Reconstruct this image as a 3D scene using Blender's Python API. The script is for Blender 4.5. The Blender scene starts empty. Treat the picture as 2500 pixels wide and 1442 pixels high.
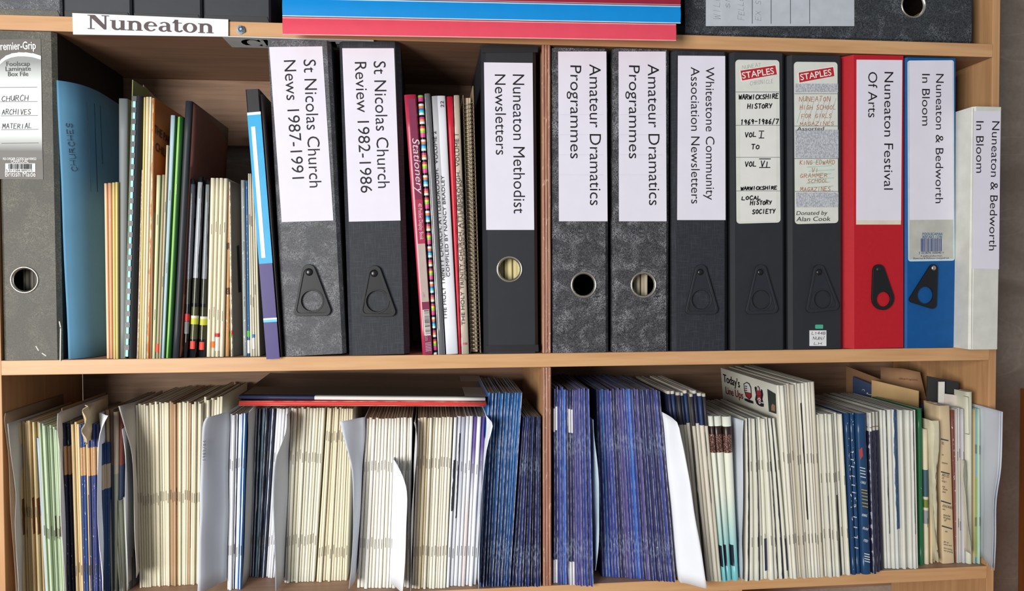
import bpy, math, random
from mathutils import Vector, Matrix, Euler

# ---------------------------------------------------------------- camera, world, light, exposure
S = bpy.context.scene
COL = S.collection
W_, H_, FPX = 2500, 1442, 1950.0
CAM = Vector((.4476, -.8948, .0876))
YAW, PIT, ROLL = .1066, -.0244, -.0033
FW = Vector((math.sin(YAW)*math.cos(PIT), math.cos(YAW)*math.cos(PIT), math.sin(PIT)))
_r0 = Vector((math.cos(YAW), -math.sin(YAW), 0)); _u0 = _r0.cross(FW)
RT = math.cos(ROLL)*_r0 + math.sin(ROLL)*_u0
UP = -math.sin(ROLL)*_r0 + math.cos(ROLL)*_u0
cd = bpy.data.cameras.new('camera'); cam = bpy.data.objects.new('camera', cd); COL.objects.link(cam)
cd.sensor_width = 36; cd.lens = 36*FPX/W_; cd.clip_start = .01
cam.matrix_world = Matrix(((RT.x, UP.x, -FW.x, CAM.x), (RT.y, UP.y, -FW.y, CAM.y), (RT.z, UP.z, -FW.z, CAM.z), (0, 0, 0, 1)))
S.camera = cam
S.view_settings.view_transform = 'Standard'; S.view_settings.look = 'None'
S.view_settings.exposure = 0.0; S.view_settings.gamma = 1.0
S.view_settings.use_curve_mapping = False
wd = bpy.data.worlds.new('room_light'); S.world = wd; wd.use_nodes = True
wd.node_tree.nodes['Background'].inputs[0].default_value = (.80, .88, 1.0, 1)
wd.node_tree.nodes['Background'].inputs[1].default_value = .30

def area(name, loc, target, sx, sy, power, col):
    l = bpy.data.lights.new(name, 'AREA'); l.shape = 'RECTANGLE'; l.size = sx; l.size_y = sy; l.energy = power; l.color = col
    o = bpy.data.objects.new(name, l); COL.objects.link(o); o.location = loc
    o.rotation_euler = (Vector(target)-Vector(loc)).to_track_quat('-Z', 'Y').to_euler()
    return o
area('window_daylight', (-.62, -1.68, .08), (.40, 0, .05), .8, .85, 50, (1.0, .975, .945))

# ---------------------------------------------------------------- picture-to-place helpers
def ray(px, py):
    d = FW + RT*((px-W_/2)/FPX) - UP*((py-H_/2)/FPX)
    return d
def at(px, py, Y=0.0):
    d = ray(px, py); return CAM + d*((Y-CAM.y)/d.y)
def atz(px, py, z):
    d = ray(px, py); return CAM + d*((z-CAM.z)/d.z)
def atx(px, py, X):
    d = ray(px, py); return CAM + d*((X-CAM.x)/d.x)

def C(h):
    h = h.lstrip('#'); v = [int(h[i:i+2], 16)/255 for i in (0, 2, 4)]
    return tuple((c/12.92 if c <= .04045 else ((c+.055)/1.055)**2.4) for c in v)+(1.0,)

# ---------------------------------------------------------------- node helpers
def newmat(name, rough=.6, spec=.4, metal=0.0):
    m = bpy.data.materials.new(name); m.use_nodes = True
    nt = m.node_tree; b = nt.nodes['Principled BSDF']
    b.inputs['Roughness'].default_value = rough; b.inputs['Metallic'].default_value = metal
    b.inputs['Specular IOR Level'].default_value = spec
    return m, nt, b
def put(nt, sock, v):
    if isinstance(v, bpy.types.NodeSocket): nt.links.new(v, sock)
    else: sock.default_value = v
def mth(nt, op, a, b=0.0, clamp=False):
    n = nt.nodes.new('ShaderNodeMath'); n.operation = op; n.use_clamp = clamp
    put(nt, n.inputs[0], a); put(nt, n.inputs[1], b); return n.outputs[0]
def mixc(nt, f, a, b):
    n = nt.nodes.new('ShaderNodeMix'); n.data_type = 'RGBA'
    put(nt, n.inputs[0], f); put(nt, n.inputs[6], a); put(nt, n.inputs[7], b); return n.outputs[2]
def coord(nt, kind='Object'):
    return nt.nodes.new('ShaderNodeTexCoord').outputs[kind]
def mapv(nt, v, sc=(1, 1, 1), loc=(0, 0, 0)):
    n = nt.nodes.new('ShaderNodeMapping'); nt.links.new(v, n.inputs[0]); n.inputs[3].default_value = sc
    put(nt, n.inputs[1], loc); return n.outputs[0]
def noise(nt, v, sc, det=2.0, dist=0.0, rough=.5):
    n = nt.nodes.new('ShaderNodeTexNoise'); nt.links.new(v, n.inputs['Vector'])
    n.inputs['Scale'].default_value = sc; n.inputs['Detail'].default_value = det
    n.inputs['Distortion'].default_value = dist; n.inputs['Roughness'].default_value = rough; return n.outputs[0]
def rng(nt, f, lo, hi, a=0.0, b=1.0):
    n = nt.nodes.new('ShaderNodeMapRange'); n.clamp = True; put(nt, n.inputs[0], f)
    for i, x in enumerate((lo, hi, a, b)): n.inputs[i+1].default_value = x
    return n.outputs[0]
def bump(nt, b, h, dist, strength=1.0):
    n = nt.nodes.new('ShaderNodeBump'); n.inputs['Distance'].default_value = dist; n.inputs['Strength'].default_value = strength
    nt.links.new(h, n.inputs['Height']); nt.links.new(n.outputs[0], b.inputs['Normal'])
def rnd(nt): return nt.nodes.new('ShaderNodeObjectInfo').outputs['Random']
def sep(nt, v):
    n = nt.nodes.new('ShaderNodeSeparateXYZ'); nt.links.new(v, n.inputs[0]); return n.outputs
def comb(nt, x, y, z):
    n = nt.nodes.new('ShaderNodeCombineXYZ')
    for i, q in enumerate((x, y, z)): put(nt, n.inputs[i], q)
    return n.outputs[0]
_mc = {}
def plain(h, rough=.6, spec=.4, metal=0.0, var=0.05, sc=60):
    k = ('p', h, rough, spec, metal)
    if k in _mc: return _mc[k]
    m, nt, b = newmat('surface_'+h.lstrip('#'), rough, spec, metal)
    c = C(h); n = noise(nt, coord(nt), sc, 3)
    d = tuple(x*(1-var*2) for x in c[:3])+(1,)
    nt.links.new(mixc(nt, rng(nt, n, .35, .65), c, d), b.inputs['Base Color'])
    _mc[k] = m; return m

def cover(base, bands=(), spill=None, fold=None, wear=0.0, rough=.5, grad=None, var=.12, spec=.4, edge=None, scuff=()):
    """printed cover stock: bands run across the height (0 foot, 1 head), spill is a print edge wandering over the fold,
    fold is the paper showing along the worn fold, wear is chips along it"""
    k = ('c', base, tuple(bands), spill, fold, wear, rough, grad, var, edge, scuff)
    if k in _mc: return _mc[k]
    m, nt, b = newmat('cover_stock', rough, spec)
    uv = coord(nt, 'UV'); u, v, _ = sep(nt, uv); r = rnd(nt)
    col = C(base)
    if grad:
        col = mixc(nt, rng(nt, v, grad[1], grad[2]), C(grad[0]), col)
    for (v0, v1, c) in bands:
        w = mth(nt, 'MULTIPLY_ADD', noise(nt, comb(nt, mth(nt, 'MULTIPLY', u, 2.0), mth(nt, 'MULTIPLY', r, 90.0), 0.0), 2.0, 0), .03)
        vv = mth(nt, 'ADD', v, mth(nt, 'MULTIPLY', mth(nt, 'SUBTRACT', w, .5), .012))
        mk = mth(nt, 'MULTIPLY', mth(nt, 'GREATER_THAN', vv, v0), mth(nt, 'LESS_THAN', vv, v1))
        col = mixc(nt, mk, col, C(c))
    if spill:
        c, thr, amp, sc, side, v0, v1 = spill
        nz = noise(nt, comb(nt, mth(nt, 'MULTIPLY', r, 77.0), mth(nt, 'MULTIPLY', v, sc), 0.0), 1.0, 3)
        uu = u if side > 0 else mth(nt, 'SUBTRACT', 1.0, u)
        e = mth(nt, 'ADD', uu, mth(nt, 'MULTIPLY', mth(nt, 'SUBTRACT', nz, .5), amp))
        e = mth(nt, 'ADD', e, mth(nt, 'MULTIPLY', mth(nt, 'SUBTRACT', r, .5), .5))
        mk = mth(nt, 'GREATER_THAN', e, thr)
        mk = mth(nt, 'MULTIPLY', mk, mth(nt, 'MULTIPLY', mth(nt, 'GREATER_THAN', v, v0), mth(nt, 'LESS_THAN', v, v1)))
        col = mixc(nt, mk, col, C(c))
    if fold:
        c, pos, wid = fold
        nz = noise(nt, comb(nt, mth(nt, 'MULTIPLY', r, 31.0), mth(nt, 'MULTIPLY', v, 26.0), 0.0), 1.0, 4)
        ww = mth(nt, 'MULTIPLY', rng(nt, nz, .38, .62, .35, 1.25), wid)
        mk = mth(nt, 'LESS_THAN', mth(nt, 'ABSOLUTE', mth(nt, 'SUBTRACT', u, pos)), ww)
        col = mixc(nt, mk, col, C(c))
    if wear:
        nz = noise(nt, comb(nt, mth(nt, 'MULTIPLY', u, 3.0), mth(nt, 'MULTIPLY', v, 42.0), mth(nt, 'MULTIPLY', r, 50.0)), 1.0, 3)
        near = rng(nt, mth(nt, 'ABSOLUTE', mth(nt, 'SUBTRACT', u, .5)), .1, .75, 0.0, .16)
        mk = mth(nt, 'GREATER_THAN', mth(nt, 'SUBTRACT', nz, near), .70-wear)
        col = mixc(nt, mk, col, C('#e6e4e0'))
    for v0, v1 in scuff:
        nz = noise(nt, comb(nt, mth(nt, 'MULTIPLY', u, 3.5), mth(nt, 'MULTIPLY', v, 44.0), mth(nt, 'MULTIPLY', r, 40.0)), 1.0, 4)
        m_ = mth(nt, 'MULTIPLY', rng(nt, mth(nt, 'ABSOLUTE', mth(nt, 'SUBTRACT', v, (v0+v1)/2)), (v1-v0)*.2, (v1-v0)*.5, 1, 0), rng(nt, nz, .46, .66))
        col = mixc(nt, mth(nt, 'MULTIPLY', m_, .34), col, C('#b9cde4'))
    if edge:
        col = mixc(nt, mth(nt, 'GREATER_THAN', mth(nt, 'ABSOLUTE', mth(nt, 'SUBTRACT', u, .5)), .47), col, C(edge))
    n2 = noise(nt, coord(nt), 22, 4)
    val = mth(nt, 'MULTIPLY', rng(nt, n2, .3, .7, 1.0, .93), rng(nt, r, 0, 1, 1-var, 1+var*.35))
    hs = nt.nodes.new('ShaderNodeHueSaturation'); put(nt, hs.inputs['Value'], val)
    put(nt, hs.inputs['Color'], col)
    nt.links.new(hs.outputs[0], b.inputs['Base Color'])
    _mc[k] = m; return m

def pages(h='#e9e3d2', dark='#8d8474', lines=900):
    k = ('pg', h, dark, lines)
    if k in _mc: return _mc[k]
    m, nt, b = newmat('page_edges', .85, .2)
    x, y, z = sep(nt, coord(nt))
    nz = noise(nt, comb(nt, x, mth(nt, 'MULTIPLY', y, .02), mth(nt, 'MULTIPLY', z, .004)), lines*1.0, 1)
    nt.links.new(mixc(nt, rng(nt, nz, .42, .62), C(h), C(dark)), b.inputs['Base Color'])
    _mc[k] = m; return m

def marble(name, base, fibre, sc=330, amt=1.0, patchy=.45, patch_sc=45, rough=.55):
    m, nt, b = newmat(name, rough, .35)
    co = coord(nt)
    n1 = noise(nt, co, sc, 3, 2.2); n2 = noise(nt, mapv(nt, co, (1, 1, 1), (3, 7, 2)), sc*.55, 4, 3.0)
    l1 = rng(nt, mth(nt, 'ABSOLUTE', mth(nt, 'SUBTRACT', n1, .5)), .0, .034, 1, 0)
    l2 = rng(nt, mth(nt, 'ABSOLUTE', mth(nt, 'SUBTRACT', n2, .52)), .0, .03, 1, 0)
    p = rng(nt, noise(nt, co, patch_sc, 4, 1.0), patchy, patchy+.22, .28, 1.0)
    f = mth(nt, 'MULTIPLY', mth(nt, 'MAXIMUM', l1, l2), mth(nt, 'MULTIPLY', p, amt), True)
    nt.links.new(mixc(nt, f, C(base), C(fibre)), b.inputs['Base Color'])
    return m

def linen(name, h, rough=.6):
    m, nt, b = newmat(name, rough, .3)
    co = coord(nt)
    a = noise(nt, mapv(nt, co, (900, 900, 60)), 1, 2); c = noise(nt, mapv(nt, co, (70, 70, 1000)), 1, 2)
    f = mth(nt, 'MAXIMUM', a, c)
    base = C(h); lite = tuple(min(1, x*1.75+.004) for x in base[:3])+(1,)
    nt.links.new(mixc(nt, rng(nt, f, .5, .75), base, lite), b.inputs['Base Color'])
    bump(nt, b, f, .0003, .5); return m

def wood(name, c1, c2, axis=0, sc=1.0, rough=.45):
    m, nt, b = newmat(name, rough, .35)
    s = [55*sc]*3; s[axis] = 3.2*sc
    co = coord(nt)
    if axis == 0: co = mapv(nt, co, (1, 1, 1)); 
    w = noise(nt, mapv(nt, co, tuple(x*.35 for x in s)), 1, 3, .6)
    g = noise(nt, mapv(nt, co, tuple(x*2.6 for x in s), (1, 5, 3)), 1, 5, .4)
    f = mth(nt, 'ADD', mth(nt, 'MULTIPLY', rng(nt, w, .3, .7), .55), mth(nt, 'MULTIPLY', rng(nt, g, .4, .7), .5), True)
    nt.links.new(mixc(nt, f, C(c1), C(c2)), b.inputs['Base Color'])
    bump(nt, b, g, .0002, .4); return m

# ---------------------------------------------------------------- mesh helpers
class MB:
    def __init__(s): s.v, s.f, s.uv, s.mi = [], [], {}, []
    def add(s, vs, fs, uvs=None, mi=0):
        o = len(s.v); s.v += [tuple(x) for x in vs]
        if uvs:
            for i, q in enumerate(uvs): s.uv[o+i] = q
        for f in fs: s.f.append(tuple(o+i for i in f)); s.mi.append(mi)
        return s
    def box(s, x0, x1, y0, y1, z0, z1, mi=0):
        return s.add([(x0, y0, z0), (x1, y0, z0), (x1, y1, z0), (x0, y1, z0), (x0, y0, z1), (x1, y0, z1), (x1, y1, z1), (x0, y1, z1)],
                     [(0, 1, 5, 4), (1, 2, 6, 5), (2, 3, 7, 6), (3, 0, 4, 7), (4, 5, 6, 7), (3, 2, 1, 0)], mi=mi)
    def tube(s, path, r, n=8, closed=False):
        P = [Vector(p) for p in path]; rings = []; N = len(P)
        for i, p in enumerate(P):
            a = P[(i-1) % N] if (closed or i > 0) else p; b = P[(i+1) % N] if (closed or i < N-1) else p
            t = (b-a).normalized(); e = Vector((0, 0, 1)) if abs(t.z) < .9 else Vector((1, 0, 0))
            x = t.cross(e).normalized(); y = t.cross(x)
            rings.append([p+(x*math.cos(k*2*math.pi/n)+y*math.sin(k*2*math.pi/n))*r for k in range(n)])
        vs = [q for R_ in rings for q in R_]; fs = []
        for i in range(N if closed else N-1):
            j = (i+1) % N
            for k in range(n): fs.append((i*n+k, i*n+(k+1) % n, j*n+(k+1) % n, j*n+k))
        if not closed: fs += [tuple(range(n-1, -1, -1)), tuple((N-1)*n+k for k in range(n))]
        return s.add(vs, fs)
    def grid(s, rows, uv=True):
        n = len(rows[0]); vs = [p for r in rows for p in r]; fs = []
        for i in range(len(rows)-1):
            for k in range(n-1): fs.append((i*n+k, i*n+k+1, (i+1)*n+k+1, (i+1)*n+k))
        return s.add(vs, fs, [(k/(n-1), i/(len(rows)-1)) for i in range(len(rows)) for k in range(n)])
    def mesh(s, name, mats, smooth=False):
        me = bpy.data.meshes.new(name); me.from_pydata(s.v, [], s.f)
        for m in (mats if isinstance(mats, (list, tuple)) else [mats]): me.materials.append(m)
        if s.uv:
            l = me.uv_layers.new(name='UVMap')
            for lp in me.loops: l.data[lp.index].uv = s.uv.get(lp.vertex_index, (0, 0))
        for p, i in zip(me.polygons, s.mi): p.material_index = i; p.use_smooth = smooth
        me.validate(); return me
    def build(s, name, mats, parent=None, smooth=False, bev=0.0, solid=0.0):
        o = bpy.data.objects.new(name, s.mesh(name, mats, smooth)); COL.objects.link(o); o.parent = parent
        if solid:
            q = o.modifiers.new('thick', 'SOLIDIFY'); q.thickness = solid; q.offset = 0
        if bev:
            q = o.modifiers.new('edge', 'BEVEL'); q.width = bev; q.segments = 2; q.limit_method = 'ANGLE'
        return o

def tag(o, label, cat, group=None, kind=None):
    if label: o['label'] = label
    if cat: o['category'] = cat
    if group: o['group'] = group
    if kind: o['kind'] = kind
    return o
def struct(o): o['kind'] = 'structure'; return o
MW = {}
def empty(name, loc, label, cat, group=None, rot=(0, 0, 0)):
    o = bpy.data.objects.new(name, None); COL.objects.link(o); o.empty_display_size = .02
    o.location = loc; o.rotation_euler = rot
    MW[o.name] = Matrix.Translation(Vector(loc)) @ Euler(rot).to_matrix().to_4x4()
    return tag(o, label, cat, group)
def loc_of(root, p): return MW[root.name].inverted() @ Vector(p)

# ---------------------------------------------------------------- lettering
def text_pts(body, font=None, spacing=1.0, line=1.0, thin=0.0):
    cu = bpy.data.curves.new('t', 'FONT'); cu.body = body; cu.size = 1.0; cu.space_character = spacing; cu.space_line = line
    cu.resolution_u = 3; cu.offset = -thin
    if font: cu.font = font
    o = bpy.data.objects.new('t', cu); COL.objects.link(o)
    dg = bpy.context.evaluated_depsgraph_get(); dg.update()
    me = bpy.data.meshes.new_from_object(o.evaluated_get(dg))
    vs = [v.co.copy() for v in me.vertices]; fs = [tuple(p.vertices) for p in me.polygons]
    bpy.data.objects.remove(o); bpy.data.curves.remove(cu); bpy.data.meshes.remove(me)
    return vs, fs
CAPH = None
def lettering(mb, body, P0, P1, cap, normal=Vector((0, -1, 0)), shear=0.0, spacing=1.0, mi=0, bold=0.0, mapf=None, thin=0.0):
    """flat printed characters from baseline point P0 to P1, caps CAP high; mapf bends them onto a surface"""
    global CAPH
    if CAPH is None:
        v, _ = text_pts('H'); CAPH = max(q.y for q in v)
    vs, fs = text_pts(body, spacing=spacing, thin=thin)
    if not vs: return
    x0 = min(q.x for q in vs); x1 = max(q.x for q in vs)
    P0, P1 = Vector(P0), Vector(P1); d = (P1-P0); L = d.length; d.normalize(); upv = normal.cross(d).normalized()
    out = []
    for q in vs:
        a = (q.x-x0)/(x1-x0)*L; b = q.y/CAPH*cap
        p = P0+d*(a+shear*b)+upv*b
        out.append(mapf(p) if mapf else p)
    mb.add(out, fs, mi=mi)
    if bold:
        for ox, oy in ((bold, 0), (-bold, 0), (0, bold), (0, -bold)):
            mb.add([p+d*ox+upv*oy+normal*(-.00002) for p in out], fs, mi=mi)

STK = {'A': ['0,0 .5,1 1,0', '.2,.4 .8,.4'], 'B': ['0,0 0,1 .7,1 .8,.75 .6,.55 0,.55', '.6,.55 .95,.35 .8,0 0,0'],
 'C': ['1,.85 .6,1 .2,.8 0,.4 .25,.05 .6,0 1,.15'], 'D': ['0,0 0,1 .6,.95 1,.5 .6,.05 0,0'], 'E': ['.95,1 .05,1 0,0 .95,0', '0,.5 .7,.55'],
 'F': ['1,1 0,1 0,0', '0,.5 .7,.5'], 'G': ['1,.85 .5,1 .05,.55 .3,.02 .9,.1 .95,.45 .55,.45'], 'H': ['0,0 .05,1', '.95,0 1,1', '0,.5 1,.52'],
 'I': ['.4,0 .45,1'], 'J': ['.9,1 .85,.2 .5,0 .1,.2'], 'K': ['0,0 0,1', '.9,1 0,.45 1,0'], 'L': ['.1,1 0,.05 .95,0'], 'M': ['0,0 .1,1 .5,.35 .9,1 1,0'],
 'N': ['0,0 .05,1 .9,0 1,1'], 'O': ['.5,1 .05,.65 .1,.2 .5,0 .92,.25 .9,.75 .5,1'], 'P': ['0,0 .05,1 .8,.95 .85,.6 .05,.5'],
 'Q': ['.5,1 .05,.6 .2,.1 .7,.05 .95,.5 .8,.95 .5,1', '.6,.3 1,-.1'], 'R': ['0,0 .05,1 .8,.95 .8,.6 .05,.5', '.35,.5 1,0'],
 'S': ['.95,.9 .5,1 .1,.8 .3,.55 .8,.4 .85,.1 .4,0 0,.15'], 'T': ['0,1 1,1', '.5,1 .5,0'], 'U': ['0,1 .05,.2 .4,0 .85,.2 .95,1', '.95,1 1,0'],
 'V': ['0,1 .45,0 1,1'], 'W': ['0,1 .2,0 .5,.7 .8,0 1,1'], 'X': ['0,0 1,1', '0,1 1,0'], 'Y': ['0,1 .5,.5', '1,1 .4,0'], 'Z': ['0,1 1,1 0,0 1,0'],
 '0': ['.5,1 .1,.6 .15,.2 .5,0 .9,.3 .85,.8 .5,1'], '1': ['.3,.8 .55,1 .5,0'], '2': ['.05,.75 .4,1 .85,.8 .6,.4 0,0 1,.02'], '3': ['.1,.9 .6,1 .85,.75 .4,.52 .9,.3 .6,0 .05,.1'],
 '4': ['.7,0 .75,1 0,.35 1,.35'], '5': ['.9,1 .25,1 .15,.55 .7,.6 .9,.25 .5,0 .1,.1'], '6': ['.8,1 .3,.7 .1,.25 .4,0 .85,.15 .8,.45 .4,.5 .15,.3'], '7': ['0,1 1,1 .4,0'],
 '8': ['.5,.52 .15,.75 .5,1 .85,.75 .5,.52 .1,.25 .5,0 .9,.25 .5,.52'], '9': ['.85,.7 .5,.45 .15,.7 .45,1 .85,.8 .7,0'], '/': ['.1,-.1 .8,1.1'], '-': ['.1,.5 .9,.5'],
 '.': ['.3,0 .4,.08'], ',': ['.4,.1 .25,-.15'], '&': ['1,0 .2,.8 .5,1 .6,.75 .05,.25 .4,0 .95,.45']}
def ribbon(mb, pts, w, mi=0, normal=Vector((0, -1, 0))):
    P = [Vector(p) for p in pts]
    for a, b in zip(P, P[1:]):
        d = (b-a)
        if d.length < 1e-7: continue
        d.normalize(); s_ = normal.cross(d)*w*.5; e = d*w*.3
        mb.add([a-s_-e, b-s_+e, b+s_+e, a+s_-e], [(0, 1, 2, 3)], mi=mi)
def handwriting(mb, body, P0, P1, cap, w, slant=.12, normal=Vector((0, -1, 0)), seed=1, mapf=None, mi=0):
    R = random.Random(seed*31+len(body)); P0, P1 = Vector(P0), Vector(P1); d = P1-P0; L = d.length; d.normalize(); upv = normal.cross(d).normalized()
    n = len(body); cw = L/n
    for i, ch in enumerate(body):
        jy = R.uniform(-.06, .06)*cap; js = R.uniform(.88, 1.1)
        for st in STK.get(ch.upper(), ()):
            pts = []
            for q in st.split():
                a, b = map(float, q.split(',')); b = b*js*cap+jy
                p = P0+d*(cw*(i+.1+a*.74)+slant*b)+upv*b
                pts.append(mapf(p) if mapf else p)
            ribbon(mb, pts, w, mi, normal)
def wbox(mb, root, quad, dy=-.0006, mi=0):
    """a thin flat patch given by picture corners on the plane of ROOT's front"""
    P = [loc_of(root, at(*q)) for q in quad]
    mb.add([(p.x, dy, p.z) for p in P], [tuple(range(len(P)))], mi=mi)

def flat_shape(loops, thick, bevel=0.0):
    """solid plate in the XZ plane with holes, front towards -Y: returns verts, faces"""
    cu = bpy.data.curves.new('s', 'CURVE'); cu.dimensions = '2D'; cu.fill_mode = 'BOTH'; cu.extrude = thick/2; cu.bevel_depth = bevel; cu.bevel_resolution = 1
    for lp in loops:
        sp = cu.splines.new('POLY'); sp.points.add(len(lp)-1); sp.use_cyclic_u = True
        for p, q in zip(sp.points, lp): p.co = (q[0], q[1], 0, 1)
    o = bpy.data.objects.new('s', cu); COL.objects.link(o)
    dg = bpy.context.evaluated_depsgraph_get(); dg.update()
    me = bpy.data.meshes.new_from_object(o.evaluated_get(dg))
    vs = [(v.co.x, -v.co.z, v.co.y) for v in me.vertices]; fs = [tuple(p.vertices) for p in me.polygons]
    bpy.data.objects.remove(o); bpy.data.curves.remove(cu); bpy.data.meshes.remove(me)
    return vs, fs
def circ(cx, cz, r, n=28, a0=0.0): return [(cx+r*math.cos(a0+k*2*math.pi/n), cz+r*math.sin(a0+k*2*math.pi/n)) for k in range(n)]
def hull(pts):
    pts = sorted(set((round(a, 6), round(b, 6)) for a, b in pts))
    def half(P):
        h = []
        for p in P:
            while len(h) > 1 and (h[-1][0]-h[-2][0])*(p[1]-h[-2][1])-(h[-1][1]-h[-2][1])*(p[0]-h[-2][0]) <= 0: h.pop()
            h.append(p)
        return h
    return half(pts)[:-1]+half(pts[::-1])[:-1]
def rrect(x0, x1, z0, z1, r, n=5):
    o = []
    for cx, cz, a in ((x1-r, z1-r, 0), (x0+r, z1-r, 90), (x0+r, z0+r, 180), (x1-r, z0+r, 270)):
        for k in range(n+1):
            t = math.radians(a+90*k/n); o.append((cx+r*math.cos(t), cz+r*math.sin(t)))
    return o
# ---------------------------------------------------------------- the setting
TOPB, TOPT, MIDB, BOTT, BOTB = .347, .3628, -.0157, -.2661, -.2815
XR, XO, XL, DP = 1.1224, 1.1319, -.0115, .200
FLOOR = -1.02
def slab(name, x0, x1, y0, y1, z0, z1, m, parent=None, bev=0.0):
    return MB().box(x0, x1, y0, y1, z0, z1).build(name, m, parent, bev=bev)
def wall_mat():
    m, nt, b = newmat('lining_paper', .85, .2)
    co = coord(nt); n1 = noise(nt, mapv(nt, co, (1, 1, 2.2)), 6, 5, .8); n2 = noise(nt, co, 140, 3)
    c = mixc(nt, rng(nt, n1, .35, .7), C('#8d7f72'), C('#a99c8e'))
    cr = rng(nt, mth(nt, 'ABSOLUTE', mth(nt, 'SUBTRACT', noise(nt, mapv(nt, co, (.5, 1, 1.6)), 5, 3, 1.2), .5)), 0, .008, 1, 0)
    c = mixc(nt, mth(nt, 'MULTIPLY', cr, .25), c, C('#c4b8aa'))
    nt.links.new(mixc(nt, rng(nt, n2, .4, .7, 0, .25), c, C('#75685d')), b.inputs['Base Color'])
    bump(nt, b, n1, .004, .5); return m
struct(slab('wall_back', -1.4, 2.6, .222, .30, FLOOR, 1.4, wall_mat()))
fm = wood('floor_boards', '#9c7a55', '#7d5d3d', 0, .6)
struct(slab('floor', -1.4, 2.6, -2.6, .222, FLOOR-.03, FLOOR, fm))
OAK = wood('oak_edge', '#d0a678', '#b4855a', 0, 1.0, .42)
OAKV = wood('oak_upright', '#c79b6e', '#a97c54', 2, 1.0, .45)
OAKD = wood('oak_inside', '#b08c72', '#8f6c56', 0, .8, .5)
RAIL = wood('back_rail_ply', '#a3826a', '#70563f', 0, 1.3, .6)
def strip_mat():
    m, nt, b = newmat('brown_edge_strip', .5, .4)
    co = coord(nt); n1 = noise(nt, mapv(nt, co, (900, 40, 14)), 1, 3); n2 = noise(nt, mapv(nt, co, (300, 300, 120)), 1, 3, 1.0)
    c = mixc(nt, rng(nt, n1, .4, .62), C('#8f5f4e'), C('#b38873'))
    nt.links.new(mixc(nt, rng(nt, n2, .6, .72), c, C('#cda994')), b.inputs['Base Color']); bump(nt, b, n1, .0008, .8); return m
STRIP = strip_mat()
bc = empty('bookcase', (0, 0, FLOOR), 'open-backed oak veneer bookcase filled with files and magazines', 'bookcase')
def part(name, x0, x1, y0, y1, z0, z1, m, bev=.0006, parent=None):
    zz = FLOOR
    return slab(name, x0, x1, y0, y1, z0-zz, z1-zz, m, parent or bc, bev)
for z0, z1 in ((TOPB, TOPT), (MIDB, 0), (BOTB, BOTT), (-.64, -.624), (.80, .816), (-.985, -.969)):
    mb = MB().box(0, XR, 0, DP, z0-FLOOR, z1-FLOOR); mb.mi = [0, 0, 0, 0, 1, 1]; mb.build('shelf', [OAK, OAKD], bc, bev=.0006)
for x0, x1 in ((XL, 0), (XR, XO)): part('side_panel', x0, x1, .0006, DP, FLOOR, .82, OAKV)
part('plinth', 0, XR, .03, .045, FLOOR, -.985, OAK)
for z0, z1 in ((0, TOPB), (BOTT, MIDB)):
    d = part('divider', .5785, .5872, .0015, DP, z0, z1, OAKV)
    w = MB()
    for k in range(3):
        x = .5780+k*.0032
        w.tube([(x+.0016, .0004, z0-FLOOR+.0006), (x+.0016, .0004, z1-FLOOR-.0006)], .0017, 8)
    w.build('edge_strip', STRIP, d)
for z1 in (TOPB, MIDB, BOTB, .80): part('back_rail', 0, XR, DP, DP+.012, z1-.086, z1, RAIL)
part('divider', .80, .8157, .004, DP, -.624, BOTB, OAKV)
TX = at(2490, 1200, .22).x
struct(slab('trim_1', TX, TX+.05, -.25, .2215, FLOOR, at(2494, 948, .22).z, wood('orange_upright', '#a8652a', '#87481a', 2, .7)))

# ---------------------------------------------------------------- file builders
K_MARB = marble('black_cloud_paper', '#232428', '#c0c2c8', 300, .82)
K_MARB2 = marble('grey_cloud_paper', '#434549', '#c3c5ca', 280, .5, .40, 40)
K_GREEN = marble('charcoal_laminate', '#46463f', '#827c6c', 260, .8, .40, 26)
K_TOP = marble('top_file_paper', '#23262a', '#8d9399', 230, .9, .5, 38)
K_LINEN = linen('black_linen', '#2b2e34'); K_LINEN2 = linen('black_cloth', '#25282e')
K_SATIN = plain('#26282d', .5); K_BLK = plain('#1a1b1f', .55); K_INNER = plain('#101013', .7)
K_RED = plain('#b31c27', .5, .25, 0, .03, 200); K_BLUE = plain('#105290', .5, .25, 0, .05, 90); K_WHITEPVC = plain('#d2d4cb', .4)
K_METAL = plain('#c9c4b8', .28, .5, .9); K_DKMETAL = plain('#3a3a3c', .3, .5, .8)
K_PLASTIC = plain('#1d1e21', .42); K_PLASTIC2 = plain('#26282e', .45)
LAB = plain('#dcdae6', .55, .3, 0, .02, 30); LABC = plain('#d3d6cd', .5, .3, 0, .03, 60); INK = plain('#0b0b10', .6)
PENCIL = plain('#a2a4a6', .7); ORANGE_INK = plain('#b0623a', .7); BLUE_INK = plain('#1f3f86', .6); GREYLINE = plain('#5d6166', .7)
PAPER_IN = pages('#e6ddc6', '#5b5346', 700)

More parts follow.
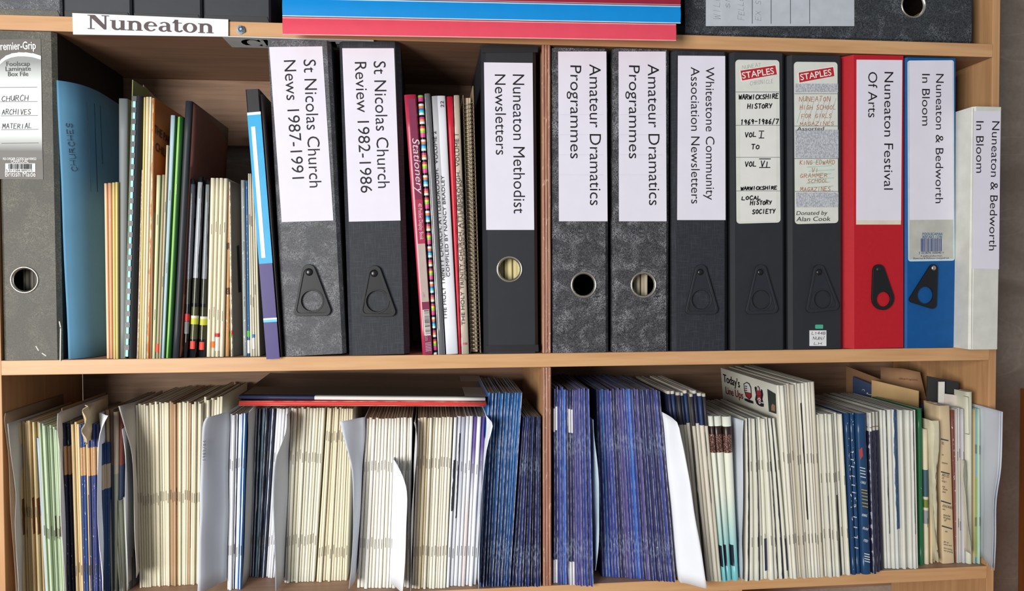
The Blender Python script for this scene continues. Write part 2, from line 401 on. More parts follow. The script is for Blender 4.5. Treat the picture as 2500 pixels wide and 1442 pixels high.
def prism(mb, pts, y0, y1, mi=0):
    n = len(pts); vs = [(a, y0, b) for a, b in pts]+[(a, y1, b) for a, b in pts]
    mb.add(vs, [tuple(range(n))]+[(i, i+n, (i+1) % n+n, (i+1) % n) for i in range(n)], mi=mi)
def plate_hole(mb, x0, x1, z0, z1, hx, hz, r, ya, yb):
    an = sorted([k*2*math.pi/40 for k in range(40)]+[math.atan2(b-hz, a-hx) % (2*math.pi) for a in (x0, x1) for b in (z0, z1)])
    def edge(t):
        c, s_ = math.cos(t), math.sin(t); q = []
        if c > 1e-9: q.append((x1-hx)/c)
        if c < -1e-9: q.append((x0-hx)/c)
        if s_ > 1e-9: q.append((z1-hz)/s_)
        if s_ < -1e-9: q.append((z0-hz)/s_)
        k = min(q); return (hx+c*k, hz+s_*k)
    n = len(an); vs = []
    for y in (ya, yb):
        vs += [(hx+math.cos(t)*r, y, hz+math.sin(t)*r) for t in an]+[(edge(t)[0], y, edge(t)[1]) for t in an]
    fs = []
    for i in range(n):
        j = (i+1) % n
        fs += [(i, j, n+j, n+i), (2*n+i, 3*n+i, 3*n+j, 2*n+j), (i, 2*n+i, 2*n+j, j)]
    mb.add(vs, fs)
def file_case(w, h, D, cl, cr, hole=None, t=.0025):
    mb = MB()
    O = [(-w/2, D), (-w/2, cl*1.2), (-w/2+cl, 0), (w/2-cr, 0), (w/2, cr*1.2), (w/2, D)]
    I = [(-w/2+t, D), (-w/2+t, cl*1.2+t*.6), (-w/2+cl+t*.4, t), (w/2-cr-t*.4, t), (w/2-t, cr*1.2+t*.6), (w/2-t, D)]
    for i in range(5):
        a, b, c, d = O[i], O[i+1], I[i], I[i+1]
        V = [(a[0], a[1], 0), (b[0], b[1], 0), (b[0], b[1], h), (a[0], a[1], h), (c[0], c[1], 0), (d[0], d[1], 0), (d[0], d[1], h), (c[0], c[1], h)]
        fs = [(3, 2, 6, 7), (0, 4, 5, 1)]
        if i == 2 and hole: plate_hole(mb, a[0], b[0], 0, h, hole[0], hole[1], hole[2], 0, t)
        else: fs += [(0, 1, 2, 3), (5, 4, 7, 6)]
        mb.add(V, fs, mi=int(i in (0, 4)))
    for a, c in ((O[0], I[0]), (O[5], I[5])):
        mb.add([(a[0], a[1], 0), (c[0], c[1], 0), (c[0], c[1], h), (a[0], a[1], h)], [(0, 1, 2, 3)])
    return mb
def ring(mb, hx, hz, r, rim, y=0.0, n=36):
    prof = [(-.0012, .0012), (0, -.0008), (rim*.5, -.0014), (rim, -.0006), (rim, .0006)]
    vs, fs = [], []; m = len(prof)
    for k in range(n):
        t = k*2*math.pi/n
        for a, b in prof: vs.append((hx+math.cos(t)*(r+a), y+b, hz+math.sin(t)*(r+a)))
    for k in range(n):
        j = (k+1) % n
        for i in range(m-1): fs.append((k*m+i, j*m+i, j*m+i+1, k*m+i+1))
    mb.add(vs, fs)
def binder_at(name, label, cat, group, loc, rot, w, h, mat, D=.19, cl=.004, cr=.004, hole=None, fill=None, fillmat=None, side=None):
    r = empty(name, loc, label, cat, group, rot)
    hl = None
    if hole: 
        p = loc_of(r, at(hole[0], hole[1], loc[1])); q = loc_of(r, at(hole[0]+hole[2], hole[1], loc[1])); hl = (p.x, p.z, (q-p).length)
    file_case(w, h, D, cl, cr, hl).build('case', [mat, side or mat], r)
    i = MB().box(-w/2+.004, w/2-.004, D-.006, D-.003, .004, h-.004); i.build('lining', K_INNER, r)
    if hl:
        b = MB(); ring(b, hl[0], hl[1], hl[2], .0018); b.build('finger_ring', K_METAL, r, True)
        f = fill or (-.6, .6)
        MB().box(f[0]*w*.5, f[1]*w*.5, .016, D-.012, .01, h-.03).build('papers', fillmat or PAPER_IN, r)
    return r
def binder(name, label, cat, group, TL, TR, BR, BL, mat, Y=-.001, z=0.0, **k):
    a, b, c, d = at(*BL, Y), at(*BR, Y), at(*TL, Y), at(*TR, Y)
    w = b.x-a.x; h = (c.z+d.z)/2-z; lean = math.atan2((c.x+d.x)/2-(a.x+b.x)/2, h)
    h = min(h, (TOPB-z-.0012-w*abs(math.sin(lean)))/math.cos(lean)) if z < .1 else h
    return binder_at(name, label, cat, group, ((a.x+b.x)/2, Y, z+w*.5*abs(math.sin(lean))+.0002), (0, lean, 0), w, h, mat, **k)
def patch(r, quad, name='label', mat=None, dy=.0006, label=None, y0=0.0):
    mb = MB(); Y = MW[r.name].translation.y
    P = [loc_of(r, at(x, y, Y)) for x, y in quad]
    prism(mb, [(p.x, p.z) for p in P], y0-dy, y0)
    o = mb.build(name, mat or LAB, r)
    if label: o['label'] = label
    return o
def rpatch(r, TL, TR, BR, BL, rad, name, mat, dy=.0006, y0=0.0, bowed=None):
    """rounded-corner sticker"""
    mb = MB(); Y = MW[r.name].translation.y
    q = [loc_of(r, at(x, y, Y)) for x, y in (TL, TR, BR, BL)]
    pts = []
    for u, v in rrect(0, 1, 0, 1, .08):
        rr = .08
        a = q[3].lerp(q[2], u); b = q[0].lerp(q[1], u); p = a.lerp(b, v)
        pts.append(p)
    # true corner radius
    W2 = (q[1]-q[0]).length; H2 = (q[0]-q[3]).length; pts = []
    for a, b in rrect(0, W2, 0, H2, rad):
        u, v = a/W2, b/H2; p = q[3].lerp(q[2], u).lerp(q[0].lerp(q[1], u), v); pts.append((p.x, p.z))
    prism(mb, pts, y0-dy, y0); return mb.build(name, mat, r)
def L3(r, px, py, dy):
    p = loc_of(r, at(px, py, MW[r.name].translation.y)); return Vector((p.x, dy, p.z))
def cappx(n): return n/2165.0
def words_on(r, owner, items, mat=INK, dy=-.0009, name='lettering', bold=0.0):
    """items: (text, start px, end px, cap height px)"""
    for t, a, b, c in items:
        mb = MB(); lettering(mb, t, L3(r, *a, dy), L3(r, *b, dy), cappx(c), bold=bold, thin=.004 if c > 18 else 0); mb.build(name, mat, owner)
def scrawl_on(r, owner, items, mat=INK, dy=-.0009, w=.0007, name='handwritten_lettering', slant=.12):
    for i, (t, a, b, c) in enumerate(items):
        mb = MB(); handwriting(mb, t, L3(r, *a, dy), L3(r, *b, dy), cappx(c), w, slant, seed=i+3); mb.build(name, mat, owner)
def lines_on(r, owner, items, mat=GREYLINE, dy=-.0008, w=.0005, name='ruled_line_print'):
    for pts in items:
        mb = MB(); ribbon(mb, [L3(r, x, y, dy) for x, y in pts], w); mb.build(name, mat, owner)
def barcode(r, owner, TL, TR, BR, BL, seed=1, mat=INK, dy=-.0009):
    R = random.Random(seed); mb = MB(); q = [L3(r, *p, dy) for p in (TL, TR, BR, BL)]
    u = 0.0
    while u < .98:
        wd_ = R.choice((.012, .02, .03)); e = min(1, u+wd_)
        mb.add([q[3].lerp(q[2], u), q[3].lerp(q[2], e), q[0].lerp(q[1], e), q[0].lerp(q[1], u)], [(0, 1, 2, 3)])
        u = e+R.choice((.012, .016, .028))
    return mb.build('barcode', mat, owner)
def pull(r, circles, hole, rivet, mat=K_PLASTIC, rmat=K_DKMETAL, thick=.0022, rim=True):
    k = 1/2165.0; pts = []
    for x, y, rad in circles:
        p = L3(r, x, y, 0); pts += circ(p.x, p.z, rad*k, 20)
    out = hull(pts); h = L3(r, hole[0], hole[1], 0); hc = circ(h.x, h.z, hole[2]*k)
    vs, fs = flat_shape([out, hc[::-1]], thick, .0004)
    mb = MB(); mb.add([(x, y-thick*.5-.0003, z) for x, y, z in vs], fs)
    if rim:
        cx = sum(p[0] for p in out)/len(out); cz = sum(p[1] for p in out)/len(out)
        inn = [(cx+(a-cx)*.86, cz+(b-cz)*.88) for a, b in out]
        vs, fs = flat_shape([out, inn[::-1]], .0012, .0003)
        mb.add([(x, y-thick-.0009, z) for x, y, z in vs], fs)
        prof = circ(h.x, h.z, hole[2]*k*1.12)
        vs, fs = flat_shape([prof, hc[::-1]], .0008, .0002); mb.add([(x, y-thick-.0006, z) for x, y, z in vs], fs)
    o = mb.build('finger_pull', mat, r)
    v = L3(r, rivet[0], rivet[1], 0); rr = rivet[2]*k; mb = MB(); n = 20
    prof = [(rr, 0), (rr*.95, -.0007), (rr*.6, -.0014), (rr*.2, -.0017)]
    vs = [(v.x+math.cos(t*2*math.pi/n)*a, -thick-.0003+b, v.z+math.sin(t*2*math.pi/n)*a) for a, b in prof for t in range(n)]
    fs = [(i*n+j, i*n+(j+1) % n, (i+1)*n+(j+1) % n, (i+1)*n+j) for i in range(3) for j in range(n)]+[tuple(3*n+j for j in range(n))]
    mb.add(vs, fs); mb.build('rivet', rmat, o, True)
    return o

# ---------------------------------------------------------------- top shelf
g = 'black box files standing on the top shelf'
for i, (x0, x1, mt, lb) in enumerate(((None, 150, K_MARB2, 'grey mottled box file standing first in line on the top shelf'),
        (153, 321, plain('#34373d', .55), 'plain black box file above the start of the Nuneaton sign, second in line'),
        (323, 493, plain('#2f3137', .55), 'plain black box file above the middle of the Nuneaton sign, third in line'),
        (495, 661, plain('#303238', .55), 'plain black box file next to the flat blue and pink folders'))):
    yb = (33, 38, 43, 51)[i]
    a, b = (at(x0, yb) if x0 is not None else Vector((.0006, 0, 0))), at(x1, yb); w = b.x-a.x
    r = binder_at('box_file', lb, 'box file', g, ((a.x+b.x)/2, .001, TOPT+.0002), (0, 0, 0), w-.0006, .36, mt, D=.19, cl=.002, cr=.002)
    MB().add([(-w/2+.002, -.0006, .0), (w/2-.002, -.0006, .0), (w/2-.004, -.0012, .0055), (-w/2+.002, -.0012, .0055), (-w/2+.002, 0, 0), (w/2-.002, 0, 0), (w/2-.004, 0, .006), (-w/2+.002, 0, .006)],
             [(0, 1, 2, 3), (3, 2, 6, 7), (0, 3, 7, 4), (1, 5, 6, 2)]).build('edge_binding', K_BLK if i else K_GREEN, r)
def soft_folder(label, mat, matside, front, zl, zr, xl, xr, th, droop, order):
    """plastic folder lying flat, its front drooping over the shelf edge"""
    a = at(*zl, front); b = at(*zr, front)
    a = at(690, 85, front)+Vector((0, 0, order)); b = at(1650, 100, front)+Vector((0, 0, order))
    r = empty('document_folder', (at(xl, 60, front).x, 0, a.z), label, 'folder', 'plastic folders lying flat on the top shelf')
    L = at(xr, 60, front).x-at(xl, 60, front).x; dz = b.z-a.z
    path = []
    for k in range(13):
        y = .17-.171*k/5 if k <= 5 else -.001+(front+.001)*(k-5)/7
        zz = TOPT+.0008+order - a.z
        t = max(0, y/front); path.append((min(y, .17), zz*(1-min(1, t)**1.6)))
    def row(x, off, trim=0.0):
        return [Vector((x, y, z+off+dz*x/L*max(0, min(1, y/front))**1.6)) for y, z in path]
    mb = MB(); xs = [0, L*.33, L*.66, L]
    for lo in (0.0, th-.0012):
        A = [row(x, lo) for x in xs]; B = [row(x, lo+.0012) for x in xs]
        mb.grid(A); mb.grid(B)
        mb.add([p for R_ in (A[0], B[0]) for p in R_], [(i, i+1, len(path)+i+1, len(path)+i) for i in range(len(path)-1)])
        mb.add([p for R_ in (A[-1], B[-1]) for p in R_], [(i, i+1, len(path)+i+1, len(path)+i) for i in range(len(path)-1)])
    nose = []
    for x in (xs if True else xs):
        e = row(x, 0)[-1]; nose.append([Vector((x, e.y-.0016*math.sin(math.pi*t), e.z+th*t)) for t in (0, .12, .3, .5, .7, .88, 1)])
    mb.build('cover', mat, r, False); nb = MB(); nb.grid(nose); nb.build('spine', mat, r, True)
    s = MB()
    A = [row(x, .0014) for x in (.003, L-.003)]; B = [row(x, th-.0016) for x in (.003, L-.003)]
    s.grid(A); s.grid(B)
    for q in (0, 1): s.add([p for R_ in (A[q], B[q]) for p in R_], [(i, i+1, len(path)+i+1, len(path)+i) for i in range(len(path)-1)])
    s.build('sheets', K_INNER, r)
    e = MB()
    for off in (.0004, th-.0004):
        e.tube([row(x, off)[-1]+Vector((0, -.0006, 0)) for x in (0, L*.5, L)], .0006, 6)
    e.build('edge_bead', matside, r)
    return r
FR = -.03
soft_folder('pink plastic folder lying flat beneath the blue folder', plain('#d94a5e', .55, .2, 0, .02), plain('#e9a9ae', .4), FR, (690, 85), (1650, 100), 690, 1650, .0180, 0, 0)
soft_folder('bright blue plastic folder lying on the pink folder', plain('#0a86cf', .55, .2, 0, .02), plain('#c8e2ee', .4), FR, (690, 41), (1660, 53), 690, 1661, .0188, 0, .0192)
soft_folder('dark red plastic folder lying on top of the blue folder', plain('#8c2036', .55, .2, 0, .02), plain('#c58a95', .4), FR, (694, -3), (1661, 10), 694, 1661, .0180, 0, .0390)
# the lever arch file on its side
xr_, xl_ = at(2382, 60).x, at(1677, 60).x
lf = binder_at('lever_arch_file', 'black cloud-paper lever arch file lying on its side on the top shelf', 'lever arch file', None,
     (xr_, .006, TOPT+.0372), (0, -math.pi/2, 0), .074, xr_-xl_, K_TOP, hole=(2230, 12, 27), cl=.004, cr=.004, fill=(-1, -.25), fillmat=pages('#a0907a', '#3a342c'))
lb = patch(lf, [(1723, 64), (2085, 64), (2085, -42), (1723, -42)], mat=plain('#b9c0c8', .6))
lines_on(lf, lb, [[(x, 58), (x, -40)] for x in (1836, 1882, 1929, 1976)], mat=INK, w=.0006)
scrawl_on(lf, lb, [('WILF', (1757, 50), (1757, -12), 17), ('SM', (1781, 22), (1781, -10), 10), ('FELLOWS', (1815, 50), (1815, -30), 15), ('EX SE', (1857, 52), (1857, -12), 14)], mat=PENCIL, w=.0005)
MB().box(-.037, .037, -.0004, .001, .0, .0008).build('edge_binding', K_BLK, lf)
# sign on the shelf edge, tack and the sign underneath
def serif(ch):
    """bold roman capitals and small letters as plates on a 100-unit em, drawn from stems, bowls and serifs"""
    def rect(a, b, c, d): return [(a, c), (b, c), (b, d), (a, d)]
    def arc(cx, cz, rx, rz, a0, a1, n=14): return [(cx+rx*math.cos(math.radians(a0+(a1-a0)*k/n)), cz+rz*math.sin(math.radians(a0+(a1-a0)*k/n))) for k in range(n+1)]
    if ch == 'N': return [[rect(8, 14, 4, 66)], [[(8, 70), (26, 70), (66, 14), (66, 0), (58, 0), (8, 62)]], [rect(60, 66, 4, 66)], [rect(0, 24, 0, 4)], [rect(0, 24, 66, 70)], [rect(50, 76, 66, 70)]], 80
    if ch == 'u': return [[rect(6, 19, 14, 48)], [arc(24, 16, 18, 17, 180, 340)+arc(27, 16, 8, 9, 340, 180)], [rect(38, 51, 0, 48)], [rect(0, 19, 44, 48)], [rect(32, 51, 44, 48)], [rect(38, 58, 0, 4)]], 61
    if ch == 'n': return [[rect(6, 19, 0, 48)], [rect(0, 19, 44, 48)], [rect(0, 25, 0, 4)], [arc(29, 30, 21, 19, 0, 165)+arc(27, 30, 10, 11, 165, 0)], [rect(37, 50, 0, 31)], [rect(31, 56, 0, 4)]], 59
    if ch == 'e': return [[arc(25, 24, 24, 25, 10, 325)+arc(28, 24, 12, 19, 325, 30)], [rect(10, 49, 24, 29)], [[(37, 27), (49, 24), (47.5, 34), (38, 34)]]], 54
    if ch == 'a': return [[arc(22, 33, 20, 16, 150, 0)+arc(20, 33, 9, 11, 0, 150)], [rect(29, 42, 8, 34)], [arc(17, 14, 16, 15, 80, 330)+arc(20, 14, 7, 9, 330, 80)], [rect(20, 30, 24, 29)], [[(29, 10), (34, 0), (48, 0), (48, 4), (42, 8)]]], 51
    if ch == 't': return [[rect(8, 21, 8, 62)], [rect(0, 34, 44, 48)], [[(8, 48), (2, 48), (8, 58), (14, 62)]], [arc(23, 12, 15, 13, 180, 350)+arc(26, 13, 6, 7, 350, 180)]], 38
    if ch == 'o': return [[arc(26, 24, 26, 25, 0, 360, 28)[:-1], arc(26, 24, 12, 20, 360, 0, 28)[:-1]]], 56
    if ch == 'C': return [[arc(34, 35, 34, 36, 40, 320, 24)+arc(38, 35, 20, 31, 320, 40, 24)], [[(58, 48), (63, 48), (63, 70), (59, 70), (54, 60)]], [[(58, 22), (64, 22), (60, 4), (54, 10)]]], 70
    if ch == 'h': return [[rect(6, 19, 0, 72)], [rect(0, 19, 68, 72)], [rect(0, 25, 0, 4)], [arc(29, 30, 21, 19, 0, 165)+arc(27, 30, 10, 11, 165, 0)], [rect(37, 50, 0, 31)], [rect(31, 56, 0, 4)]], 59
    if ch == 'r': return [[rect(6, 19, 0, 48)], [rect(0, 19, 44, 48)], [rect(0, 27, 0, 4)], [arc(30, 34, 13, 14, 30, 165)+arc(27, 31, 9, 8, 165, 30)], [circ(37, 40, 6, 14)]], 46
    if ch == 'c': return [[arc(25, 24, 24, 25, 40, 325)+arc(28, 24, 12, 19, 325, 40)], [circ(42, 38, 6, 14)]], 52
    if ch == 's': return [[arc(20, 35, 16, 14, 30, 250)+arc(21, 36, 8, 8, 250, 30)], [arc(20, 14, 17, 14, 70, -150)+arc(19, 14, 8, 9, -150, 70)], [rect(32, 36, 34, 48)], [rect(3, 7, 0, 14)]], 41
def serif_word(mb, word, P0, P1, cap, dy):
    P0, P1 = Vector(P0), Vector(P1); d = P1-P0; L = d.length; d.normalize(); up = Vector((0, -1, 0)).cross(d)
    tot = sum(serif(c)[1] for c in word); x = 0.0; k = L/tot; kz = cap/70
    for c in word:
        gl, adv = serif(c)
        for n_, lp in enumerate(gl):
            vs, fs = flat_shape(lp, .2)
            mb.add([P0+d*((x+v[0])*k)+up*(v[2]*kz)+Vector((0, dy-n_*.00012+v[1]*.0002, 0)) for v in vs], fs)
        x += adv
sg = empty('shelf_sign', at(180, 85, -.001), 'white card sign reading Nuneaton fixed to the shelf edge', 'sign')
q = [L3(sg, *p, 0) for p in ((180, 85), (558, 90.5), (558, 48.5), (178, 33))]
mb = MB(); prism(mb, [(p.x, p.z) for p in q], -.0016, 0); mb.build('card', plain('#dfe8ea', .5, .3, 0, .02), sg)
inkN = plain('#57484a', .6)
mb = MB(); serif_word(mb, 'Nuneaton', L3(sg, 216, 72, 0), L3(sg, 524, 83, 0), cappx(32), -.0019); mb.build('lettering', inkN, sg)
mb = MB(); p = at(588, 73, -.001); tk = empty('putty_blob', p, 'pale blue blob of putty stuck on the shelf edge beside the sign', 'putty')
R = random.Random(4); n = 14
vs = [(0, -.0032, 0)]
for ring_, (rr, yy) in enumerate(((.5, -.003), (1.0, -.0015), (1.08, .0005))):
    for k in range(n):
        t = k*2*math.pi/n; w = .0042*rr*(1+R.uniform(-.16, .16)); vs.append((w*math.cos(t), yy+R.uniform(-.0004, .0004), w*math.sin(t)))
fs = [(0, 1+k, 1+(k+1) % n) for k in range(n)]+[(1+a*n+k, 1+a*n+(k+1) % n, 1+(a+1)*n+(k+1) % n, 1+(a+1)*n+k) for a in (0, 1) for k in range(n)]
mb.add(vs, fs); mb.build('putty', plain('#a9c3d6', .7), tk, True)
us = empty('shelf_sign', at(545, 97, .001), 'white sign with large black letters tucked flat beneath the shelf above the files', 'sign')
mb = MB()
A = [at(542, 96, -.004), at(912, 94, -.004)]
zt = TOPB-.0012
P = [Vector((A[0].x, -.004, zt)), Vector((A[1].x, -.004, zt)), Vector((A[1].x, .034, zt-.0004)), Vector((A[0].x+.0015, .034, zt-.0004))]
o_ = Vector(us.location)
P = [p-o_ for p in P]; Q = [p+Vector((0, 0, -.0009)) for p in P]
mb.add(P+Q, [(0, 1, 2, 3), (4, 5, 6, 7), (0, 1, 5, 4), (1, 2, 6, 5), (2, 3, 7, 6), (3, 0, 4, 7)]); mb.build('card', plain('#cfd8da', .5), us)
mb = MB(); x = .0; k = (Q[1].x-Q[0].x)*.72/sum(serif(c)[1] for c in 'Church')
x0 = Q[0].x+(Q[1].x-Q[0].x)*.10; xx = 0
if True:
    for c in 'Church':
        gl, adv = serif(c)
        for n_, lp in enumerate(gl):
            vs, fs = flat_shape(lp, .2); mb.add([Vector((x0+(xx+v[0])*k, Q[0].y+.006+(1-v[2]/72)*.026, Q[0].z-.0003-n_*.0001)) for v in vs], fs)
        xx += adv
mb.build('lettering', INK, us)

# ---------------------------------------------------------------- lever arch files of the middle shelf
G = 'lever arch files on the middle shelf'
LA = 'lever arch file'
b1 = binder('lever_arch_file', 'grey cloud-paper lever arch file labelled St Nicolas Church News', LA, G, (650, 97), (808, 95), (845, 864), (692, 872), K_MARB2)
l = patch(b1, [(657.5, 115), (787, 113.5), (814, 538), (688, 542)])
words_on(b1, l, [('St Nicolas Church', (741, 146), (756, 458), 28), ('News 1987-1991', (693, 148), (714, 437), 27)])
pull(b1, [(755, 661, 15), (730, 760, 10), (795, 757, 12)], (762, 734, 25), (756, 664, 9))
b2 = binder('lever_arch_file', 'black linen lever arch file labelled St Nicolas Church Review', LA, G, (827, 104), (978, 102), (1000, 862), (852, 868), K_LINEN, cr=.006)
l = patch(b2, [(835.5, 118), (962, 118), (978, 538), (852, 541)])
words_on(b2, l, [('St Nicolas Church', (912, 150), (923, 459), 28), ('Review 1982-1986', (866, 152), (881, 471), 27)])
pull(b2, [(915, 664, 15), (892, 760, 11), (954, 760, 11)], (921, 735, 26), (914, 667, 9))
b3 = binder('lever_arch_file', 'black lever arch file labelled Nuneaton Methodist Newsletters', LA, G, (1170, 113), (1314, 112), (1315, 857), (1182, 858), K_SATIN, hole=(1244, 657, 28), cl=.005, fill=(-.75, .75), fillmat=pages('#efe3a6', '#6d6240', 420))
l = patch(b3, [(1181.5, 152.5), (1300, 154), (1304, 561), (1187, 561)])
words_on(b3, l, [('Nuneaton Methodist', (1251.5, 182), (1254, 521), 28), ('Newsletters', (1207.5, 182), (1210.5, 378), 26)])
patch(b3, [(1185, 843), (1314, 841), (1315, 857), (1186, 858)], 'edge_binding', K_BLK, .0007)
patch(b3, [(1172, 113), (1313, 112), (1313, 128), (1175, 129)], 'edge_binding', K_BLK, .0007)
for i, (TL, TR, BR, BL, lq, hx, t1, t2, lab, fl, fm_) in enumerate((
   ((1345, 117), (1487, 119), (1487, 856), (1350, 857), [(1362.5, 126), (1480, 126), (1483, 540), (1364.5, 540)], 1425, ((1438.5, 157), (1440, 501)), ((1392, 160), (1392, 387)), 'cloud-paper file labelled Amateur Dramatics Programmes, beside the wooden divider', (-.9, -.2), pages('#4b443c', '#1c1917', 500)),
   ((1497, 119), (1637, 121), (1634, 857), (1497, 857), [(1510, 126), (1625, 126), (1627, 540), (1511, 540)], 1571, ((1581, 157), (1584, 501)), ((1535, 160), (1535, 387)), 'cloud-paper file labelled Amateur Dramatics Programmes, next to Whitestone file', (-.5, .35), pages('#cdbfa4', '#3c342a', 500)))):
    b = binder('lever_arch_file', lab, LA, G, TL, TR, BR, BL, K_MARB, hole=(hx, 695, 28), fill=fl, fillmat=fm_)
    l = patch(b, lq); lines_on(b, l, [[(lq[0][0]+3, y), (lq[1][0]-8, y)] for y in (280, 329, 378, 427)], mat=plain('#c9c8d6', .6), w=.0003)
    words_on(b, l, [('Amateur Dramatics', *t1, 28), ('Programmes', *t2, 27)])
b6 = binder('lever_arch_file', 'black linen lever arch file labelled Whitestone Community Association Newsletters', LA, G, (1643, 125), (1780, 127), (1781, 856), (1643, 857), K_LINEN2, cr=.006)
l = patch(b6, [(1655, 136), (1770, 137), (1771, 537), (1653, 537)])
words_on(b6, l, [('Whitestone Community', (1722, 164), (1723, 488), 22), ('Association Newsletters', (1686, 164), (1687, 497), 22)])
pull(b6, [(1709, 660, 14), (1682, 756, 10), (1738, 754, 12)], (1710, 731, 25), (1708, 664, 8), K_PLASTIC2)
def logo_plate(b, owner, quad, t0, t1, cap):
    c = [sum(p[0] for p in quad)/4, sum(p[1] for p in quad)/4]
    mb = MB(); big = [(c[0]+(x-c[0])*1.05, c[1]+(y-c[1])*1.13) for x, y in quad]
    mb.add([L3(b, *p, -.0008) for p in big], [(0, 1, 2, 3)], mi=0); mb.add([L3(b, *p, -.0010) for p in quad], [(0, 1, 2, 3)], mi=1)
    lettering(mb, 'STAPLES', L3(b, *t0, -.0013), L3(b, *t1, -.0013), cappx(cap), mi=0, bold=.00012)
    return mb.build('logo', [plain('#ecece6', .5), plain('#b3232c', .5)], owner)
b7 = binder('lever_arch_file', 'black lever arch file with handwritten Warwickshire History label', LA, G, (1785, 129), (1921, 131), (1923, 855), (1787, 856), K_SATIN, cr=.006)
l = rpatch(b7, (1795, 146), (1902, 147), (1905, 543), (1798, 546), .004, 'label', LABC)
logo_plate(b7, l, [(1807, 173), (1892, 160), (1896, 182), (1811, 197)], (1812, 192.5), (1889, 180.5), 15)
lines_on(b7, l, [[(1796, y), (1904, y)] for y in (225, 306, 384, 466)])
scrawl_on(b7, l, [('NUNEAT', (1811, 169), (1858, 163), 9), ('CHRONICLE', (1830, 209), (1888, 202), 10)], PENCIL, w=.0003, name='pencil_lettering')
patch(b7, [(1808, 226), (1895, 226), (1895, 540), (1808, 540)], 'paper_slip', plain('#d9dad6', .55, .3, 0, .02), .0007)
scrawl_on(b7, l, [('WARWICKSHIRE', (1802, 243), (1900, 241), 11), ('HISTORY', (1823, 265), (1884, 264), 11), ('1969-1986/7', (1806, 304), (1900, 302), 12), ('VOL', (1817, 335), (1846, 334), 11), ('I', (1851, 336), (1865, 336), 16),
   ('TO', (1832, 364), (1854, 364), 11), ('VOL', (1817, 407), (1846, 406), 11), ('VI', (1855, 407), (1877, 407), 14), ('WARWICKSHIRE', (1807, 464), (1896, 462), 8), ('LOCAL', (1809, 488), (1857, 487), 9), ('HISTORY', (1830, 500), (1883, 499), 10), ('SOCIETY', (1835, 522), (1892, 520), 10)], w=.0011, dy=-.0011)
lines_on(b7, l, [[(1852, 320), (1864, 320)], [(1852, 337), (1864, 337)], [(1853, 388), (1880, 388)], [(1853, 409), (1879, 409)]], INK, -.0011, .001, 'numeral_marking')
pull(b7, [(1855, 660, 14), (1829, 756, 10), (1884, 752, 12)], (1856, 731, 25), (1854, 664, 8), K_PLASTIC2)
b8 = binder('lever_arch_file', 'black lever arch file with orange handwritten high school magazines label', LA, G, (1925, 135), (2062, 138), (2063, 853), (1928, 855), K_SATIN, cr=.006)
l = rpatch(b8, (1938, 151), (2044, 152), (2046, 544), (1940.5, 547), .004, 'label', LABC)
logo_plate(b8, l, [(1949, 178), (2033, 164), (2036, 186), (1951, 202)], (1954, 196.5), (2029, 184), 15)
mb = MB()
def scrib_mat():
    m, nt, b = newmat('scribbled_tape', .7, .2); n = noise(nt, mapv(nt, coord(nt), (900, 900, 500)), 1, 3)
    nt.links.new(mixc(nt, rng(nt, n, .42, .6), C('#9a9ea6'), C('#bfc3c8')), b.inputs['Base Color']); return m
SCR = scrib_mat()
for (y0, y1, x0, x1) in ((205, 226, 1940, 2044), (317, 386, 1940, 2045), (470, 506, 1942, 2045)):
    mb = MB(); wbox(mb, b8, [(x0, y1), (x1, y1), (x1, y0), (x0, y0)], -.0008); mb.build('crossed_out_patch', SCR, l)
lines_on(b8, l, [[(1939, y), (2046, y)] for y in (229, 308, 387, 467)], dy=-.0009)
scrawl_on(b8, l, [('NUNEATON', (1949, 248), (2027, 247), 12), ('HIGH SCHOOL', (1951, 268), (2040, 267), 11), ('FOR GIRLS', (1955, 289), (2030, 288), 11), ('MAGAZINES', (1951, 307), (2036, 306), 9), ('KING EDWARD', (1951, 402), (2038, 401), 10), ('VI', (1980, 420), (1998, 420), 10),
   ('GRAMMER', (1951, 434), (2020, 433), 10), ('SCHOOL', (1970, 446), (2022, 445), 9), ('MAGAZINES.', (1952, 467), (2036, 466), 10)], ORANGE_INK, w=.0005)
lines_on(b8, l, [[(1945+i*13, 300), (1962+i*13, 240)] for i in range(7)], PENCIL, -.001, .0003, 'pencil_marking')
for t, a, b_, c in (('Assorted', (1944, 319), (2010, 318), 9), ('Donated by', (1943, 525), (2018, 524), 10), ('Alan Cook', (1943, 540), (2026, 539), 11)):
    mb = MB(); lettering(mb, t, L3(b8, *a, -.001), L3(b8, *b_, -.001), cappx(c), shear=.2); mb.build('ink_lettering', plain('#2e2d2e', .6), l)
mb = MB()
for i in range(7):
    y = 394+i*10; ribbon(mb, [L3(b8, 1966+(i*13) % 9, y+4, -.00085), L3(b8, 2022+(i*7) % 16, y, -.00085)], .0012)
mb.build('green_marking', plain('#a9cfc0', .7), l)
pull(b8, [(1997, 660, 14), (1976, 752, 10), (2034, 745, 11)], (2006, 730, 24), (1997, 664, 8), K_PLASTIC2)
st = patch(b8, [(1976, 844), (2017, 844), (2017, 806), (1976, 806)], 'shelf_mark_sticker', plain('#dcdde0', .5))
scrawl_on(b8, st, [('L144B', (1980, 816), (2015, 816), 7), ('NUN/', (1983, 829), (2014, 828), 8), ('LH', (1985, 841), (2006, 841), 7)], w=.0004)
rpatch(b8, (1990, 792), (2009, 792), (2009, 802), (1990, 802), .001, 'green_sticker', plain('#43a888', .5))
b9 = binder('lever_arch_file', 'bright red lever arch file labelled Nuneaton Festival of Arts', LA, G, (2064, 137), (2210, 134), (2209, 853), (2066, 854), K_RED, cl=.010, cr=.002)
